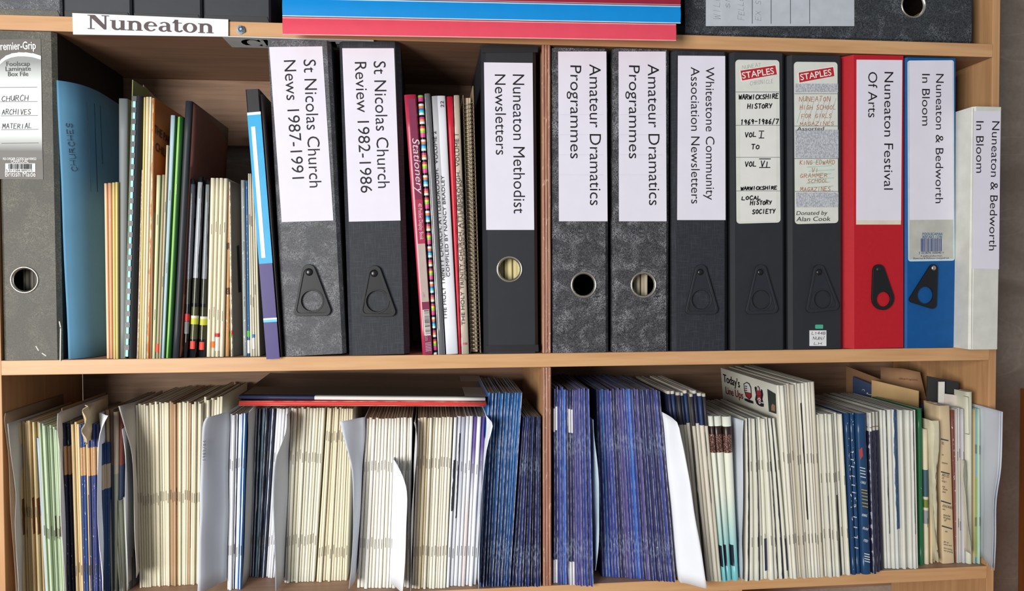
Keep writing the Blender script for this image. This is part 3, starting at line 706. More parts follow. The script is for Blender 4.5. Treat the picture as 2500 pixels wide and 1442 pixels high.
patch(b9, [(2090, 548), (2199, 548), (2199, 530), (2090, 530)], 'under_label', plain('#d9d2bd', .6), .0005)
l = patch(b9, [(2091, 146), (2202, 147), (2199, 538), (2090, 538)], dy=.0008)
words_on(b9, l, [('Nuneaton Festival', (2158, 176), (2157, 463), 24), ('Of Arts', (2118.5, 176), (2118.5, 287), 24)], dy=-.0011)
pull(b9, [(2143, 660, 15), (2153, 728, 29)], (2154, 730, 20), (2142, 657, 7), plain('#17171a', .4), K_PLASTIC, rim=False)
b10 = binder('lever_arch_file', 'blue lever arch file labelled Nuneaton and Bedworth in Bloom', LA, G, (2212, 143), (2338, 141), (2336, 850), (2211, 851), K_BLUE, cl=.002, cr=.003)
lb_ = rpatch(b10, (2215, 148), (2328, 147), (2330, 636), (2217, 638), .003, 'printed_label', plain('#bfd6e2', .5))
patch(b10, [(2219, 633), (2326, 631), (2325, 152), (2218, 152)], 'label_panel', plain('#b9bab3', .5, .3, 0, .07, 60), .0008)
l = patch(b10, [(2219, 149), (2324, 149), (2327, 536), (2220, 537)], dy=.0011)
words_on(b10, l, [('Nuneaton & Bedworth', (2283.5, 181), (2282, 496), 21), ('In Bloom', (2249.5, 181), (2249.5, 307), 21)], dy=-.0014)
words_on(b10, lb_, [('FOOLSCAP/A4', (2251, 574), (2299, 574), 6.5), ('REF.NO.1278', (2251, 581.5), (2298, 581.5), 6.5)], plain('#2f6c92', .6), -.0011, 'print', .00008)
barcode(b10, lb_, (2247, 582), (2299, 582), (2299, 613), (2247, 614), 5, BLUE_INK, -.0011)
words_on(b10, lb_, [('5 023874 100040 >', (2242, 620), (2303, 619), 6), ('A quality product from', (2246, 626.5), (2298, 626), 4.5), ('Shawcross & Dickinson Liverpool Ltd.', (2228, 632.5), (2316, 631.5), 4.5)], plain('#20335a', .6), -.0011, 'small_print')
pull(b10, [(2276, 656, 11), (2226, 730, 8), (2274, 743, 10)], (2256, 720, 23), (2276, 654, 6.5), plain('#17171a', .4), K_METAL, rim=False)
b11 = binder('ring_binder', 'white ring binder labelled Nuneaton and Bedworth in Bloom at the shelf end', 'ring binder', None, (2373, 262), (2454, 260), (2440, 854), (2368, 854), K_WHITEPVC, Y=-.030, cl=.003, cr=.003)
l = patch(b11, [(2378, 271), (2442, 271), (2438, 657), (2373, 655)])
words_on(b11, l, [('Nuneaton & Bedworth', (2421, 296), (2413, 611), 20), ('In Bloom', (2382, 296), (2382, 422), 20)])
lines_on(b11, b11, [[(2376, 264), (2371, 852)]], plain('#b5b7ae', .5), -.0001, .0006, 'hinge_crease_line')
# the box file at the near end
bx = binder('box_file', 'charcoal mottled box file with silver label reading Church Archives Material', 'box file', None, (-9, 77), (132, 74), (150, 882), (6, 884), K_GREEN, side=plain('#17181a', .6), hole=(60, 683, 31), fill=(-.5, .3), fillmat=pages('#6a665c', '#24221e', 300))
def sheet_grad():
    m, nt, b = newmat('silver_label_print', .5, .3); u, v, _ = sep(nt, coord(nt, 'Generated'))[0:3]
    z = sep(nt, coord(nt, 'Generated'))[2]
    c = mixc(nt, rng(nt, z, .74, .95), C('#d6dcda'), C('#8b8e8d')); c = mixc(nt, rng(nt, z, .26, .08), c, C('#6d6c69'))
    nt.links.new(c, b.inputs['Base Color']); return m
patch(bx, [(-6, 437), (106, 438), (100, 95), (-8, 97)], 'label_border', plain('#5f5a55', .5), .0005)
mb = MB(); arc_ = [(-6, 168), (3, 156), (14, 147), (28, 141), (45, 138), (62, 138), (80, 140), (101, 146)]
pts = [(-5, 389), (104, 389)]+[(x, y) for x, y in arc_[::-1]]
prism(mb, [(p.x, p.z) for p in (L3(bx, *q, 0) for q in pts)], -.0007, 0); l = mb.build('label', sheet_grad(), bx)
mb = MB()
for a, b_ in zip(arc_, arc_[1:]):
    mb.add([L3(bx, a[0], a[1], -.0009), L3(bx, b_[0], b_[1], -.0009), L3(bx, b_[0], b_[1]-9, -.0009), L3(bx, a[0], a[1]-10, -.0009)], [(0, 1, 2, 3)])
mb.build('white_arc', plain('#e8ecea', .5), l)
words_on(bx, l, [('Premier-Grip', (-6, 123), (89, 120), 17)], plain('#f0f0ee', .5), -.0010, 'brand_lettering', .00018)
words_on(bx, l, [('Foolscap', (17, 162), (74, 161), 10), ('Laminate', (15, 174), (76, 173), 10), ('Box File', (21, 186.5), (70, 186), 10)], plain('#4a4d4d', .6), -.0010, 'print', .00008)
lines_on(bx, l, [[(1+i, y), (91+i, y-1)] for i, y in ((0, 214), (1, 249), (2, 283), (3, 317), (4, 350))], plain('#4c5150', .6), -.0009, .0005)
scrawl_on(bx, l, [('CHURCH', (4, 247), (71, 246), 12), ('ARCHIVES', (5, 280), (77, 279), 11), ('MATERIAL', (6, 314), (79, 313), 11)], plain('#333637', .6), w=.0006)
words_on(bx, l, [('RE-ORDER CODE 264100022', (9, 390.5), (90, 390.5), 5), ('CHARCOAL', (28, 397.5), (71, 397.5), 7), ('British Made', (14, 431), (88, 431), 11)], plain('#eceeec', .5), -.0010, 'white_print', .00004)
patch(bx, [(14, 420), (87, 420), (87, 399), (14, 399)], 'barcode_panel', plain('#e6e8e6', .5), .0009)
barcode(bx, l, (22, 400), (80, 400), (80, 413), (22, 413), 9, INK, -.0012)
words_on(bx, l, [('5 011584 009315', (16, 419), (80, 419), 5)], INK, -.0012, 'small_print')
lines_on(bx, bx, [[(145, 785), (148, 800), (147, 880)], [(103, 862), (112, 868)], [(88, 845), (94, 855)]], plain('#c9c6bd', .7), -.0002, .0012, 'scuff_marking')

# ---------------------------------------------------------------- booklets
RIM = plain('#d6d2c8', .8, .2)
STAPLE = plain('#7d776e', .4, .5, .7)
def nose(a, r, n=9, off=0.0):
    return [(-(a+off)*math.cos(math.pi*k/(n-1)), r-(r+off)*math.sin(math.pi*k/(n-1))) for k in range(n)]
_R = random.Random(11)
def booklet_at(name, label, cat, group, base, h, w, lean, mat, D=.14, pg=None, staples=(), yaw=0.0, bow=0.0, r=None, taper=.85, swing=0.0, nz=9, dip=.0005, spike=None, smooth=True):
    """stapled booklet standing on its foot, fold to the front: cover, pages, staples"""
    root = empty(name, base, label, cat, group, (0, lean, yaw))
    if abs(lean) < 1: D = min(D, .1935-base[1])
    w, wt = w if isinstance(w, tuple) else (w, w); wm = (w+wt)/2
    a = wm/2; r = r or min(a*1.1, .0045); N = nose(a, r); n = len(N)
    ph = _R.uniform(0, 6)
    def cx(v): return bow*math.sin(math.pi*v)+min(.00012, wm*.012)*math.sin(5*v+ph)
    def kx(v): return (w+(wt-w)*v)/wm
    def ring_(off, top):
        prof = [(-(a-off)*taper, D-off), (-(a-off), min(D*.3, .03))]+[(x*(a-off)/a, y+off*(1-y/r) if y < r else y) for x, y in N]+[((a-off), min(D*.3, .03)), ((a-off)*taper, D-off)]
        return [(x+swing*(y/D)**2, y) for x, y in prof]
    O, I = ring_(0, 0), ring_(.00035, 0); m = len(O)
    mb = MB(); vs, uv = [], []
    U = [-1.0, -.2]+[(k/(n-1)) for k in range(n)]+[1.2, 2.0]
    U = [-1.0, -.2]+[(N[k][0]/a+1)/2 for k in range(n)]+[1.2, 2.0]
    for j in range(nz):
        v = j/(nz-1)
        for (x, y), u in zip(O, U): vs.append((x*kx(v)+cx(v), y, v*h)); uv.append((u, v))
    fs = [(j*m+i, j*m+i+1, (j+1)*m+i+1, (j+1)*m+i) for j in range(nz-1) for i in range(m-1)]
    q = len(vs)
    for v in (0, 1):
        for (x, y), u in zip(I, U): vs.append((x*kx(v)+cx(v), y, v*h)); uv.append((u, v))
    for i in range(m-1):
        fs.append((i, i+1, q+i+1, q+i)); t = (nz-1)*m; fs.append((t+i, t+i+1, q+m+i+1, q+m+i))
    mb.add(vs, fs, uv)
    for i in range((nz-1)*(m-1), len(fs)): mb.mi[i] = 1
    c = mb.build('cover', [mat, RIM], root, smooth)
    for p in c.data.polygons:
        if p.material_index: p.use_smooth = False
    pb = MB(); P = []
    for j in range(nz):
        v = j/(nz-1); P += [(x*kx(v)+cx(v), y, .0003+v*(h-.0003-dip)) for x, y in I]
    fs = [(j*m+i, j*m+(i+1) % m, (j+1)*m+(i+1) % m, (j+1)*m+i) for j in range(nz-1) for i in range(m)]
    # caps as strips, one from each side to the middle
    def cap(o, up):
        out = []
        for i in range(m//2):
            k = m-1-i
            if i+1 < k-1 or i+1 == k-1: out.append((o+i, o+i+1, o+k-1, o+k) if i+1 != k-1 else (o+i, o+i+1, o+k))
        return out
    fs += cap(0, 0)+cap((nz-1)*m, 1)
    pb.add(P, fs); pb.build('pages', pg or pages(), root)
    for v in staples:
        vv = v+_R.uniform(-.012, .012); z0 = vv*h; L = .0055
        sb = MB(); sb.tube([(cx(vv), .0008, z0-L), (cx(vv), -.00035, z0-L), (cx(vv), -.00035, z0+L), (cx(vv), .0008, z0+L)], .00023, 5)
        sb.build('staple', STAPLE, root)
    root['w_'] = w; root['wm_'] = wt; root['h_'] = h
    return root
def fy_mid(x, y): return max(-.004, min(.012, ((885-.024*x)-y)*.0012))
def booklet(name, label, cat, group, bl, br, yb, tl, tr, yt, mat, z=0.0, Y=None, **k):
    Y = fy_mid((bl+br)/2, yb) if Y is None else Y
    w = at(br, yb, Y).x-at(bl, yb, Y).x; X = at((bl+br)/2, yb, Y).x; T = at((tl+tr)/2, yt, Y); wt = at(tr, yt, Y).x-at(tl, yt, Y).x
    lean = math.atan2(T.x-X, T.z-z); h = math.hypot(T.x-X, T.z-z)
    return booklet_at(name, label, cat, group, (X, Y, z+.0003+w*.5*abs(math.sin(lean))), h, (w*.95, wt*.95), lean, mat, **k)
def sticker(root, y0, y1, mat, name='sticker', part=(0.0, 1.0), off=.0004):
    """a label wrapped over the fold between two picture heights"""
    w = root['w_']; a = w/2; r = min(a*1.1, .0045)
    Y = MW[root.name].translation.y; px = 0
    z0, z1 = (loc_of(root, at(600, y, Y)).z for y in (y1, y0))
    kk = root['wm_']/w; zz = root['h_']; g_ = lambda z: 1+(kk-1)*z/zz
    N = [p for p in nose(a, r, 17, off) if part[0]-1e-6 <= (p[0]/(a+off)+1)/2 <= part[1]+1e-6]
    mb = MB(); mb.grid([[(x*g_(z), y, z) for x, y in N] for z in (z0, z1)]); return mb.build(name, mat, root)
def loft(name, rows, mat, label, cat, group=None, thick=.0004, children=()):
    """a sheet through rows of world points; origin at its lower front corner"""
    o = Vector(rows[0][0]); root = empty(name, o, label, cat, group)
    mb = MB(); mb.grid([[Vector(p)-o for p in r] for r in rows]); mb.build('sheet', mat, root, True, solid=thick)
    return root
def dense(pts, n):
    """n points along a polyline, smoothed (Catmull-Rom)"""
    P = [Vector(p) for p in pts]; out = []
    for i in range(n):
        t = i/(n-1)*(len(P)-1); k = min(int(t), len(P)-2); f = t-k
        p0, p1, p2, p3 = P[max(k-1, 0)], P[k], P[k+1], P[min(k+2, len(P)-1)]
        out.append(.5*((2*p1)+(p2-p0)*f+(2*p0-5*p1+4*p2-p3)*f*f+(3*p1-p0-3*p2+p3)*f**3))
    return out

# ---- the blue card folder
ZT = at(139, 196, 0).z
f0, f1 = at(168, 880, 0).x, at(139, 196, 0).x
plan = [(0, 0)]
for px, py, yy in ((165, 198, .006), (200, 203, .020), (235, 214, .045), (268, 228, .085), (300, 243, .135), (318, 252, .18)):
    p = at(px, py, yy); plan.append((p.x-f1, yy))
def blue_pt(s_, z):
    x0 = f0+(f1-f0)*max(0, min(1, z/ZT))
    xs = [p[0] for p in plan]
    for (a, ya), (b, yb) in zip(plan, plan[1:]):
        if s_ <= b or (b, yb) == plan[-1]:
            f = max(0, (s_-a)/(b-a)); return Vector((x0+a+(b-a)*f, ya+(yb-ya)*f, z))
cols = dense([(a, b, 0) for a, b in plan], 22)
rows = []
for j in range(12):
    z = .0006+(ZT-.0006)*j/11; x0 = f0+(f1-f0)*j/11
    rows.append([Vector((x0+c.x+.0003*math.sin(j*1.1+i*.3)*(i < 8), c.y, z)) for i, c in enumerate(cols)])
BLUECARD = plain('#5f93b4', .75, .2, 0, .04, 25)
bf = loft('card_folder', rows, BLUECARD, 'blue card folder with Churches handwritten along its curved front', 'folder', None, .0006)
o_ = Vector(rows[0][0])
mb = MB(); rows2 = [[r_[0], r_[0]+Vector((-.0009, .012, 0)), r_[0]+Vector((-.0009, .05, 0)), r_[0]+Vector((-.0005, .17, 0))] for r_ in rows]
mb.grid([[p-o_ for p in r_] for r_ in rows2]); mb.build('flap', BLUECARD, bf, True, solid=.0006)
_bc = dense([(a, b, 0) for a, b in plan], 160)
def on_blue(px, py):
    best = None
    for k, c in enumerate(_bc):
        p = at(px, py, c.y); e = abs(p.x-(f0+(f1-f0)*max(0, min(1, p.z/ZT))+c.x))
        if best is None or e < best[0]: best = (e, k, p)
        elif e > best[0]+.01: break
    k = best[1]; t_ = (_bc[min(k+1, 159)]-_bc[max(k-1, 0)]).normalized()
    return best[2]+Vector((t_.y, -t_.x, 0))*.0006-o_
mb = MB(); n_ = 8; word = 'CHURCHES'
for i, ch in enumerate(word):
    for st_ in STK[ch]:
        pts = []
        for q in st_.split():
            a, b = map(float, q.split(',')); t = (i+.12+a*.74)/n_
            pts.append(on_blue(180-t*8-13*b+(1-t)*6, 420-t*122))
        ribbon(mb, pts, .0007)
mb.build('handwritten_lettering', plain('#3d566b', .7), bf)
mb = MB()
for (xa, ya, xb, yb) in ((211, 249, 221, 467), (229, 253, 237, 468), (243, 257, 249, 400)):
    pts = [on_blue(xa+(xb-xa)*t/8, ya+(yb-ya)*t/8) for t in range(9)]; ribbon(mb, pts, .0006)
mb.build('ruled_line_print', plain('#22303a', .7), bf)

BK, BG = 'booklet', 'church booklets on the middle shelf'
def cb(h, **k): return cover(h, **k)
for i, (bl, br, yb, tl, tr, yt, m, lab, kw) in enumerate((
  (259.5, 267, 875, 253, 261, 448, cb('#eec9a2'), 'peach booklet beside the blue card folder', {}),
  (267.5, 275, 875, 262, 272, 447, cb('#d9a583', wear=.02), 'salmon booklet between the peach and the straw-coloured booklets', {}),
  (276, 282, 879, 273, 280, 446, cb('#eed792'), 'straw-coloured thin booklet next to the salmon booklet', {}),
  (282.5, 288.6, 879, 280.5, 287.5, 445, cb('#e8d48a', wear=.03), 'straw-coloured booklet with pencil scrawl against the grey folder', {}))):
    b = booklet('booklet', lab, BK, BG, bl, br, yb, tl, tr, yt, m, **kw)
gf = booklet('card_folder', 'plain grey card folder between straw booklets and olive report', 'folder', None, 289.8, 308, 876, 288, 312, 241, cb('#74797a', var=.02), r=.002, D=.05)
# comb-bound report with the olive cover
Yr = -.003
Xb, Xt = at(312, 889, Yr).x, at(331, 236, Yr).x; zt = at(331, 236, Yr).z; ln = math.atan2(Xt-Xb, zt)
rp = empty('bound_report', (Xb, Yr, .0012), 'comb-bound report with olive cover and thick black spine', 'report', None, (0, ln, 0))
hh = zt/math.cos(ln); ww = at(329, 880, Yr).x-at(310, 880, Yr).x
MB().box(-.0052, -.0045, .004, .055, 0, hh*1.062).build('cover', plain('#8f9460', .6), rp)
MB().box(-.0040, -.0012, .006, .18, .002, hh-.004).build('pages', plain('#7fc3d6', .7, .3, 0, .1), rp)
MB().box(.0008, ww-.001, .010, .185, 0, hh).build('back_cover', plain('#17191c', .5), rp)
mb = MB(); pr = [(ww*.46+ww*.52*math.cos(t), .006-.007*math.sin(t)) for t in [math.pi*k/8 for k in range(9)]]
mb.grid([[(x, y, z) for x, y in pr+[(ww*.95, .012), (0, .012), pr[-1]][:2]] for z in (0, hh)]); mb.add([(x, y, hh) for x, y in pr], [tuple(range(9))]); mb.build('comb_spine', plain('#1b1e22', .35), rp)
mb = MB()
for k in range(23):
    z = .004+k*(hh-.008)/22.5; mb.box(-.0044, .0006, .0014, .0054, z+.0046, z+.0098)
mb.build('comb_teeth', plain('#1b1e22', .35), rp)
mb = MB()
for k in range(23):
    z = .004+k*(hh-.008)/22.5; mb.box(-.0036, -.0008, .0030, .0050, z-.0028, z+.0050)
mb.build('edge_slot_print', plain('#9fd6e4', .5), rp)
ps = at(352, 207, .055); pe = at(424, 282, .165)
loft('plastic_sleeve', [[Vector((ps.x+(pe.x-ps.x)*t-.012*(1-v)-.001, .055+.11*t, .001+v*(ps.z+(pe.z-ps.z)*t-.001))) for t in (0, .2, .4, .6, .8, 1)] for v in (0, .33, .66, 1)], plain('#a39288', .35, .5, 0, .03), 'greyish see-through plastic sleeve standing behind the orange-covered booklet', 'plastic sleeve', None, .0005)
for bl, br, yb, tl, tr, yt, m, lab, kw in (
  (333, 339, 879, 345, 349, 415, cb('#bba58d', wear=.12), 'thin worn brown booklet with torn white edge beside the comb spine', {}),
  (339.5, 344, 884, 350.5, 355, 238, cb('#e5d28c'), 'thin yellowish booklet just after the torn brown booklet', {}),
  (344.5, 350, 884, 355.5, 364, 237, cb('#ead9b0'), 'tall cream booklet between yellowish and ivory ones', {}),
  (350.5, 356, 884, 364.5, 370, 237, cb('#efe6cd'), 'tall ivory booklet pressed against the orange-covered one', {})):
    booklet('booklet', lab, BK, BG, bl, br, yb, tl, tr, yt, m, **kw)
ob = booklet('booklet', 'tall orange-covered booklet titled The Parish Church', BK, BG, 357, 366, 881, 371, 379, 240, cover('#c3722f', bands=(), fold=('#e8d3ae', .12, .33)), D=.16, var_=None) if False else booklet('booklet', 'tall orange-covered booklet titled The Parish Church', BK, BG, 357, 366, 881, 371, 379, 240, cover('#bf6c2c', fold=('#e8d3ae', .15, .36)), D=.16)
# its title on the cover facing the gap
def on_face(root, px, py, off=.0007):
    w = root['w_']; M = MW[root.name]; Mi = M.inverted()
    o = Mi @ CAM; d = (Mi.to_3x3() @ ray(px, py)); x = w/2*.97+off
    t = (x-o.x)/d.x; p = o+d*t; return Vector((x, p.y, p.z))
def face_text(root, txt, a, b, cap, mat, name='lettering'):
    P0, P1 = on_face(root, *a), on_face(root, *b); mb = MB()
    lettering(mb, txt, P0, P1, cap, normal=Vector((1, 0, 0)), bold=.0002); mb.build(name, mat, root)
face_text(ob, 'THE PARISH', (378, 323), (428, 364), .0085, plain('#3a261a', .7))
face_text(ob, 'CHILVERS', (381, 366), (424, 399), .0085, plain('#3a261a', .7))
for bl, br, yb, tl, tr, yt, m, lab, kw in (
  (366.5, 369.5, 880, 371, 375, 357, cb('#b0937a'), 'beige booklet with pale back cover in front of the orange title', {'D': .07}),
  (370, 379, 884, 381, 393, 428, cb('#dcdcae', spill=('#93a27c', .62, .25, 3, 1, -1, 2)), 'pale green booklet half as tall as the green-spined ones', {'staples': (.25, .75)}),
  (379.5, 387, 880, 395, 402.5, 427, cb('#aaa383'), 'olive-grey booklet beside the pale green booklet', {}),
  (388, 391.5, 879, 405.5, 411, 355, cb('#cfc0a0'), 'thin tan booklet rising above the pale green booklet', {'staples': (.35, .7)}),
  (392.5, 402, 878, 415, 430, 282, cb('#a9c3cd', spill=('#2f5c46', .8, .1, 3, 1, -1, 2)), 'tall pale blue booklet beside the lime-spined one', {'staples': (.37, .68)}),
  (403, 418, 878, 432, 449, 286, cb('#8fc763', spill=('#1d4d1e', .55, .12, 2, 1, -1, 2)), 'tall booklet with lime spine and dark green back', {'staples': (.7,)})):
    b = booklet('booklet', lab, BK, BG, bl, br, yb, tl, tr, yt, m, **kw)
    if 'olive-grey' in lab: sticker(b, 846, 866, plain('#d9573f', .5), 'red_dot_sticker')
# the taped pad with the brown cover
tp = booklet('taped_pad', 'black-taped pad with plain reddish brown cover', 'pad', None, 419, 435.5, 878, 451, 470, 247, cover('#2b2e33', var=.02), D=.16, r=.003)
w = tp['w_']; hh = math.hypot(*(lambda a: (a.x, a.z))(loc_of(tp, at(461, 247, MW[tp.name].translation.y))))
mb = MB(); rows = []
for j in range(5):
    v = j/4; rows.append([(w/2+.0004+.0006*(t**2), .004+t*.15, .001+v*(hh-.002-.016*t*t*v)) for t in (0, .15, .35, .55, .75, .9, 1)])
mb.grid(rows); mb.build('back_board', plain('#8a5a4c', .7), tp, True, solid=.0008)
# dark photographic spines
for i, (bl, br, yb, tl, tr, yt, lab) in enumerate(((447, 457, 873, 464, 476.5, 437, 'dark photo-covered booklet with a red sticker, against the taped pad'),
   (459.5, 478, 871, 481, 497, 432, 'dark photo-covered booklet with shiny pale spine and yellow sticker'), (482, 501, 867, 500, 513, 438, 'dark photo-covered booklet with yellow sticker, beside the cream pamphlets'))):
    sky = ('#4a4f57', '#9da4aa', '#7d8489')[i]
    b = booklet('booklet', lab, BK, 'dark photo-covered booklets', bl, br, yb, tl, tr, yt, cover('#15171a', bands=((.44, .97, sky), (.30, .44, '#34362c'), (.10, .28, ('#151618', '#4d4f33', '#36371f')[i])), spill=('#101114', 1.0, .45, 7, 1, .3, 2), rough=.2, var=.03), staples=(.12, .9))
    if i == 0: sticker(b, 772, 790, plain('#b5202c', .5), 'red_sticker'); sticker(b, 791, 820, plain('#6c6d70', .5), 'grey_sticker')
    else: sticker(b, 782, 797, plain('#c5c63f', .5), 'yellow_sticker'); sticker(b, 776, 782, plain('#d8d8cc', .5), 'white_sticker'); sticker(b, 838, 857, plain('#d8402f', .5), 'red_dot_sticker', (.1, .8))
for i, (bl, br, tl, tr, lab) in enumerate(((503, 513.5, 513, 525, 'cream pamphlet touching the dark photo booklets'), (514.5, 523.5, 526, 534.5, 'cream pamphlet with an orange dot on its spine'),
   (524.5, 533.5, 535, 545, 'cream pamphlet with a red sticker low on its spine'), (534.5, 545, 545.5, 556, 'cream pamphlet next to the brown stained one'))):
    b = booklet('booklet', lab, BK, 'cream pamphlets', bl, br, 868, tl, tr, 435+(i == 3)*1, cover('#e6dfc4', var=.05), staples=(.24, .72))
    if i == 1: sticker(b, 835, 850, plain('#e8762f', .5), 'orange_dot_sticker')
    if i == 2: sticker(b, 815, 824, plain('#c22b36', .5), 'red_sticker'); sticker(b, 824, 858, plain('#e8e5da', .5), 'shelf_mark_sticker')
booklet('booklet', 'brown-stained booklet wedged after the cream pamphlets', BK, BG, 549, 559, 865, 556.5, 563, 449, cover('#cf9c62', bands=((.36, .40, '#6c3f22'), (.62, .66, '#6c3f22')), wear=.06))
gb = booklet('booklet', 'grey booklet with a small dark picture, standing at an angle', BK, BG, 562, 569, 865, 557, 563, 444, cover('#8c8176', fold=('#e6dcc2', .3, .4), var=.02), D=.09, yaw=-.20, taper=1.0)
mb = MB(); w = gb['w_']
P = [on_face(gb, *q, .0005) for q in ((583, 714), (589, 712), (584, 598), (579, 600))]
mb.add(P, [(0, 1, 2, 3)]); mb.build('picture_print', plain('#1c2026', .5), gb)
sticker(gb, 806, 816, plain('#b52b33', .5), 'red_sticker', (.5, 1)); sticker(gb, 812, 824, plain('#79c043', .5), 'green_sticker', (0, .5))
for bl, br, yb, tl, tr, yt, m, lab, kw in (
  (592.5, 604, 862, 586.5, 598, 440, cb('#9aa09c', wear=.05), 'mottled grey booklet between grey picture booklet and thin blue one', {'staples': (.3, .62)}),
  (604.5, 609.5, 864, 599, 604.5, 441, cb('#3d6ea3', wear=.06), 'thin blue booklet with green sticker at its foot', {}),
  (610.5, 616.5, 865, 605, 609, 424, cb('#ddd8c3'), 'cream booklet just after the thin blue booklet', {'staples': (.3, .75)}),
  (617, 622.5, 865, 609.5, 613, 424, cb('#e2dcc6'), 'cream booklet with blue and white stickers at its foot', {'staples': (.3, .75)}),
  (623, 628.5, 864, 614, 618.5, 425, cb('#d9d3bd'), 'cream booklet third from the thin blue booklet', {'staples': (.36,)}),
  (629, 635, 864, 619, 624, 425, cb('#e0dac6'), 'cream booklet tucked behind the cyan box spine', {})):
    b = booklet('booklet', lab, BK, BG, bl, br, yb, tl, tr, yt, m, **kw)
    if 'thin blue booklet with' in lab: sticker(b, 807, 822, plain('#54b848', .5), 'green_sticker'); sticker(b, 830, 862, plain('#dfe2e2', .5), 'white_sticker')
    if 'blue and white' in lab: sticker(b, 816, 824, plain('#3a7fb8', .5), 'blue_sticker'); sticker(b, 825, 852, plain('#e6e6e0', .5), 'shelf_mark_sticker')
booklet('booklet', 'dark grey booklet in shade behind the cyan box spine', BK, BG, 637, 647, 861, 626, 634, 436, cover('#4d4844', var=.02), Y=.045)
# cyan and navy slipcase
cs = binder('slipcase', 'slim leaning slipcase with cyan and navy spine and black top', 'slipcase', None, (599, 219), (632, 216), (684, 878), (651, 880), K_BLK, Y=-.006, D=.17, cl=.0012, cr=.0012)
def band(name, v0, v1, mat, u0=0, u1=1, dy=.0005):
    e = lambda u, v: ((651+(599-651)*v)*(1-u)+(684+(632-684)*v)*u, (880+(219-880)*v)*(1-u)+(878+(216-878)*v)*u)
    return patch(cs, [e(u0, v0), e(u1, v0), e(u1, v1), e(u0, v1)], name, mat, dy)
band('navy_band', .005, .357, plain('#3b2f74', .35), 0, .98); band('cyan_band', .357, .905, plain('#1ea3d6', .35)); band('white_line', .905, .915, plain('#e4eaee', .4))
band('title_strip', .378, .862, plain('#dcebf2', .4), .22, .52, .0008); band('cyan_line', .141, .150, plain('#5cc6e6', .4), 0, 1, .0008); band('white_line', .150, .156, plain('#e4eaee', .4), 0, 1, .0008)
booklet('display_folder', 'thin black folder between the cyan slipcase and St Nicolas file', 'folder', None, 685.5, 688.5, 872, 634.5, 642, 231, cover('#2a2422', var=.02), Y=-.0062, D=.16, r=.0015)
# display book and its neighbours
dbk = booklet('display_book', 'dark pink plastic display book leaning on the St Nicolas file', 'display book', None, 1031, 1057, 868, 986, 1017, 232, plain('#b4304c', .3, .5), Y=-.006, r=.0022, D=.17)
wd_ = dbk['w_']
def dpos(u, v, dy=-.0006):
    hh = loc_of(dbk, at(1002, 232, -.006)).z; return Vector(((u-.5)*wd_*.94, dy, v*hh))
def dband(name, u0, u1, v0, v1, mat, dy=-.0004):
    mb = MB(); mb.add([dpos(u0, v0, dy), dpos(u1, v0, dy), dpos(u1, v1, dy), dpos(u0, v1, dy)], [(0, 1, 2, 3)]); return mb.build(name, mat, dbk)
dband('insert', .26, 1, .004, .985, plain('#7d2a4c', .35)); dband('pink_panel', .3, 1, .33, .57, plain('#a42c56', .35), -.0006); dband('grey_panel', .26, 1, .205, .43, plain('#b3a49c', .4), -.0007)
dband('red_panel', .26, 1, .43, .60, plain('#a8304f', .35), -.0008)
bp = dband('barcode_panel', .30, .96, .075, .175, plain('#d4cfcb', .4), -.0009)
mb = MB(); R = random.Random(2); v = .08
while v < .17:
    e = v+R.choice((.0012, .002, .0032)); mb.add([dpos(.42, v, -.0012), dpos(.92, v, -.0012), dpos(.92, e, -.0012), dpos(.42, e, -.0012)], [(0, 1, 2, 3)]); v = e+R.choice((.0014, .002, .003))
mb.build('barcode', INK, bp)
mb = MB(); lettering(mb, 'Stationery', dpos(.40, .835, -.0012), dpos(.50, .625, -.0012), .0075, shear=.3)
mb.build('lettering', plain('#d8c3cc', .5), dbk); mb = MB()
lettering(mb, '40 Pocket Display Book', dpos(.55, .585, -.0012), dpos(.50, .445, -.0012), .0042)
mb.build('lettering', plain('#d8c3cc', .5), dbk)
mb = MB(); lettering(mb, '151', dpos(.32, .048, -.0012), dpos(.32, .066, -.0012), .005) if False else lettering(mb, '151', dpos(.36, .055, -.0012), dpos(.60, .055, -.0012), .006)
for i in range(6): ribbon(mb, [dpos(.34, .045-i*.006, -.0012), dpos(.92, .047-i*.006, -.0012)], .0006)
lettering(mb, '2o', dpos(.36, .222, -.0012), dpos(.62, .222, -.0012), .006)
mb.build('small_print', plain('#c9a6b4', .5), dbk)
def stripes_mat():
    m, nt, b = newmat('rainbow_stripes', .4); v = sep(nt, coord(nt, 'UV'))[1]
    n = nt.nodes.new('ShaderNodeValToRGB'); n.color_ramp.interpolation = 'CONSTANT'
    cs_ = ['#e9e5e0', '#151518', '#d84a8c', '#e2559a', '#8ccf4e', '#e6d34e', '#d2406e', '#18181c', '#f0eeea', '#e6935a', '#c2487f', '#17171a', '#e8f0f2', '#57c8d6', '#2f7fc2', '#e8813c']
    for i in range(len(cs_)-2): n.color_ramp.elements.new(.5)
    for i, c in enumerate(cs_): n.color_ramp.elements[i].position = i/len(cs_); n.color_ramp.elements[i].color = C(c)
    put(nt, n.inputs[0], mth(nt, 'FRACT', mth(nt, 'MULTIPLY', v, 7.3))); nt.links.new(n.outputs[0], b.inputs['Base Color']); return m
booklet('notebook', 'notebook with many-coloured striped spine beside the pink display book', 'notebook', None, 1058.5, 1068, 866, 1019.5, 1034, 233, stripes_mat(), Y=-.003, D=.16)
booklet('clear_folder', 'grey see-through plastic folder between striped notebook and white report', 'folder', None, 1069, 1087, 866, 1036, 1051, 229, cover('#6b6c6f', spill=('#c9cbce', .78, .12, 5, 1, -1, 2), fold=('#d9dadc', .08, .06), rough=.18, var=.02), Y=-.004, D=.16, r=.003)
